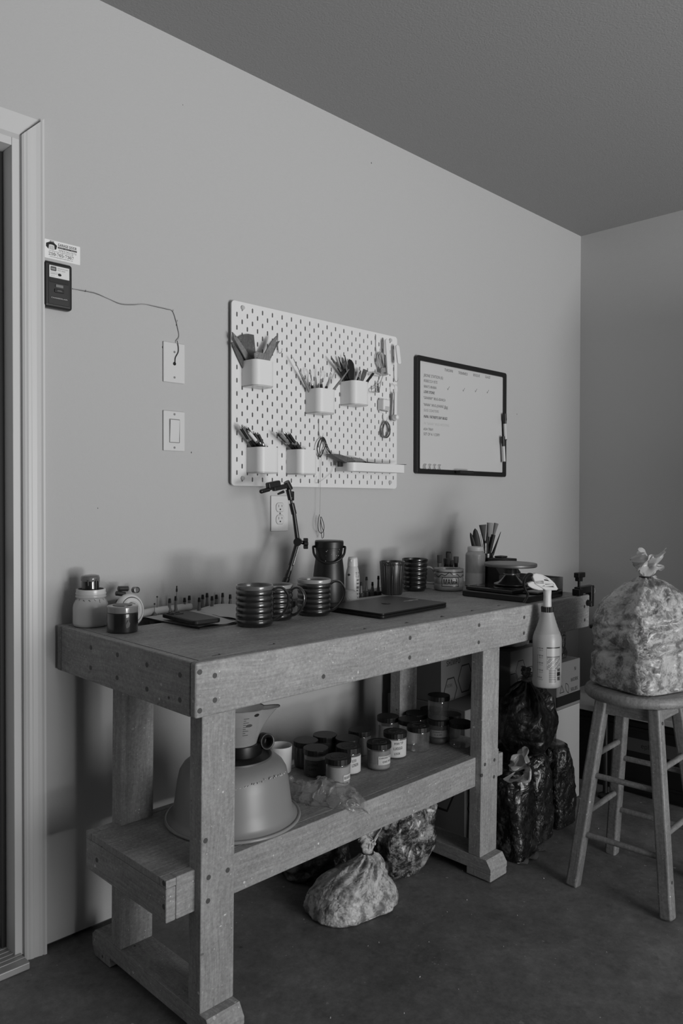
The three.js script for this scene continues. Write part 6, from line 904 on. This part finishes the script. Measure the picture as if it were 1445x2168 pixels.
// ---------------------------------------------------------------- cartons behind and under the bench
{
  const card = (v) => M(v, 0.85), mK = new THREE.MeshStandardMaterial({ color: new THREE.Color(0.17, 0.17, 0.17), roughness: 0.85, bumpMap: T.woodBump, bumpScale: 0.0004 });
  const print = (w, h, draw, tone) => new THREE.MeshStandardMaterial({ map: canvasTex(w, h, (g) => { g.fillStyle = grey(tone); g.fillRect(0, 0, w, h); g.strokeStyle = grey(22); g.fillStyle = grey(22); draw(g); }), roughness: 0.85 });
  const hexes = (g, k) => { g.lineWidth = 9; for (const [cx, cy, r] of k) { g.beginPath(); for (let i = 0; i < 6; i++) { const a = Math.PI / 3 * i; i ? g.lineTo(cx + r * Math.cos(a), cy + r * Math.sin(a)) : g.moveTo(cx + r * Math.cos(a), cy + r * Math.sin(a)); } g.closePath(); g.stroke(); } };
  function carton(label, x0, x1, y0, y1, z0, z1, o = {}) {
    const c = thing('cardboard_carton', label, 'box', V((x0 + x1) / 2, y0, (z0 + z1) / 2)), w = x1 - x0, h = y1 - y0, d = z1 - z0; c.rotation.y = o.yaw ?? 0; const m = o.mat ?? mK;
    part(c, 'carton', boxUV(box(-w / 2, w / 2, 0, h, -d / 2, d / 2, 0.002), 0), m);
    if (o.front) part(c, 'printed_face', new THREE.PlaneGeometry(w - 0.004, h - 0.004).translate(0, h / 2, d / 2 + 0.0006), o.front);
    if (o.side) part(c, 'printed_face', new THREE.PlaneGeometry(d - 0.004, h - 0.004).rotateY(-Math.PI / 2).translate(-w / 2 - 0.0006, h / 2, 0), o.side);
    if (o.tape) part(c, 'tape', box(-w / 2 - 0.001, w / 2 + 0.001, o.tape[0], o.tape[1], d / 2 + 0.0008, d / 2 + 0.0014, 0), mInk, 'dark tape');
    if (o.flaps) for (const [ax, a] of o.flaps) { const f = part(c, 'flap', ax === 'x' ? box(0, 0.12, 0, 0.003, -d / 2 + 0.01, d / 2 - 0.01, 0).rotateZ(a).translate(-w / 2, h, 0) : box(-w / 2 + 0.01, w / 2 - 0.01, 0, 0.003, 0, 0.12, 0).rotateX(a).translate(0, h, -d / 2), m); }
    return c;
  }
  const roof = (g, x, y, s) => { g.lineWidth = 8; g.beginPath(); g.moveTo(x - s, y); g.lineTo(x, y - s * 0.62); g.lineTo(x + s, y); g.closePath(); g.stroke(); };
  carton('lower kraft carton with printed hexagons behind the front bench leg', 0.70, 1.17, floorY(0.2) + 0.001, 0.44, 0.03, 0.375, { front: print(1024, 768, (g) => { hexes(g, [[180, 300, 150], [420, 160, 150], [420, 440, 150], [660, 300, 150], [180, 580, 150], [900, 440, 150]]); g.font = 'bold 52px sans-serif'; g.fillText('▮▮▮', 560, 210); }, 118), side: print(512, 512, (g) => hexes(g, [[160, 200, 110], [350, 320, 110]]), 104) });
  carton('opened carton printed SHIMPO leaning behind the lidded jars', 0.705, 0.94, 0.4412, 0.665, 0.05, 0.26, { front: print(512, 420, (g) => { roof(g, 150, 110, 78); g.font = 'bold 50px sans-serif'; g.fillText('SHIMPO', 60, 185); hexes(g, [[330, 300, 105], [120, 350, 90]]); g.font = '30px sans-serif'; g.fillText('WORK', 60, 330); }, 96), side: print(400, 420, (g) => { roof(g, 190, 110, 70); g.font = 'bold 46px sans-serif'; g.fillText('SHIMPO', 90, 190); }, 84), flaps: [['x', 0.5]], yaw: 0.06 });
  carton('upper kraft carton with a lit worn top next to the front bench leg', 0.955, 1.165, 0.4412, 0.605, 0.05, 0.385, { front: print(768, 512, (g) => { hexes(g, [[250, 230, 120], [470, 330, 120], [60, 360, 120]]); g.font = 'bold 40px sans-serif'; g.fillText('▮▮', 120, 360); }, 122) });
  carton('small carton lettered WORK 50LBS with a dark tape band', 1.185, 1.36, 0.36, 0.535, 0.14, 0.44, { front: print(512, 512, (g) => { g.font = 'bold 58px sans-serif'; g.fillText('N', 380, 120); g.fillText('WORK', 300, 240); g.fillText('50LBS', 300, 350); g.lineWidth = 8; g.beginPath(); g.moveTo(150, 330); g.lineTo(100, 250); g.lineTo(60, 330); g.closePath(); g.stroke(); g.beginPath(); g.moveTo(250, 360); g.quadraticCurveTo(160, 300, 190, 240); g.quadraticCurveTo(280, 260, 250, 360); g.stroke(); }, 112), tape: [0.012, 0.05] });
  carton('plain pale carton standing under the lettered carton', 1.185, 1.36, floorY(0.3) + 0.001, 0.3592, 0.14, 0.44, { mat: M(0.36, 0.8) });
  // sagging paper sacks and a striped film bag on the cartons
  clayBag('crumpled pale paper sack lying on the upper kraft carton', V(1.065, 0.606, 0.22), 0.1, { w: 0.09, d: 0.15, h: 0.088, e: 3, seed: 51, amp: 0.012, fold: 0.4, rows: [[0.001, 0], [0.6, 0], [0.92, 0.02], [1.0, 0.25], [0.95, 0.55], [0.75, 0.82], [0.4, 0.97], [0.001, 1]] }, new THREE.MeshStandardMaterial({ color: new THREE.Color(0.26, 0.26, 0.26), roughness: 0.8, bumpMap: T.crinkle, bumpScale: 0.01 }));
  clayBag('dark striped film bag stuffed above the lettered carton', V(1.272, 0.5358, 0.29), 0.2, { w: 0.082, d: 0.12, h: 0.16, e: 3, seed: 57, amp: 0.010, fold: 0.8, rows: sack(0.3) }, bagMat(T.clayC, { bumpScale: 0.02 }));
}
// ---------------------------------------------------------------- black storage bin and its neighbours by the right wall
{
  const o = thing('storage_bin', 'black storage bin with a handwritten label behind the stool', 'bin', V(1.80, floorY(0.6) + 0.001, 0.62)), mB = M(0.005, 0.45), L = -0.27, Rr = 0.32, z0 = -0.32, z1 = 0.46;
  part(o, 'tub', box(L, Rr, 0, 0.30, z0, z1, 0.02, 3), mB); part(o, 'lid', box(L - 0.012, Rr + 0.012, 0.300, 0.318, z0 - 0.012, z1 + 0.012, 0.006, 2), mB); part(o, 'rib', box(L - 0.006, L + 0.004, 0.255, 0.268, z0 + 0.02, z1 - 0.02, 0.002), mB); part(o, 'rib', box(L - 0.006, L + 0.004, 0.050, 0.060, z0 + 0.02, z1 - 0.02, 0.002), mB);
  const tx = canvasTex(512, 128, (g) => { g.fillStyle = grey(66); g.fillRect(0, 0, 512, 128); g.fillStyle = grey(8); g.font = '62px sans-serif'; g.fillText('eph sy A', 150, 84); });
  part(o, 'label', new THREE.PlaneGeometry(0.20, 0.052).rotateY(-Math.PI / 2).translate(L - 0.0012, 0.198, 0.03), new THREE.MeshStandardMaterial({ map: tx, roughness: 0.6 }), 'grey handwritten label');
  const t = thing('storage_bin', 'black bin stacked on the labelled bin behind the stool', 'bin', V(1.83, floorY(0.6) + 0.3455, 0.66)); part(t, 'tub', box(-0.25, 0.30, 0, 0.28, -0.28, 0.42, 0.02, 3), M(0.006, 0.5)); part(t, 'lid', box(-0.262, 0.312, 0.28, 0.298, -0.292, 0.432, 0.006, 2), M(0.006, 0.5));
  single('pale_board', 'pale flat board lying between the two black bins', 'board', box(-0.36, 0.30, 0, 0.024, -0.36, 0.46, 0.004), M(0.30, 0.6), V(1.80, floorY(0.6) + 0.3202, 0.62));
  const pole = thing('black_pole', 'thin black pole standing behind the bag on the stool', 'pole', floorAt(1.425, 0.515)); part(pole, 'shaft', rod(V(0, 0, 0), V(0, 0.70, 0), 0.009, 0.009, 12), mB); part(pole, 'foot', lathe([[0, 0], [0.028, 0], [0.026, 0.012], [0.01, 0.02], [0, 0.02]], 20), mB);
  single('clear_ball', 'shiny clear plastic ball caught between the carton and the stool seat', 'ball', new THREE.SphereGeometry(0.022, 24, 16), new THREE.MeshPhysicalMaterial({ color: new THREE.Color(0.3, 0.3, 0.3), roughness: 0.1, transmission: 0.6, thickness: 0, clearcoat: 1, bumpMap: T.crinkle, bumpScale: 0.008 }), V(1.40, 0.3845, 0.56));
}
// crumbs of dried clay on the slab
{
  const r = rng(77), g = new THREE.IcosahedronGeometry(1, 0), m = M(0.4, 0.9); const inst = new THREE.InstancedMesh(g, m, 130), M4 = new THREE.Matrix4();
  for (let i = 0; i < 130; i++) { const x = lerp(-0.9, 1.2, r()), z = lerp(0.3, 1.5, r()), s = 0.0006 + 0.0014 * r() ** 3; M4.compose(V(x, floorY(z) + s * 0.4, z), new THREE.Quaternion(r(), r(), r(), 1).normalize(), V(s * (1 + r()), s * 0.6, s)); inst.setMatrixAt(i, M4); }
  inst.name = 'clay_crumbs'; inst.castShadow = inst.receiveShadow = true; inst.userData = { label: 'scattered crumbs of dried clay on the concrete floor', category: 'crumbs', kind: 'stuff' }; scene.add(inst);
}
renderer.render(scene, camera);
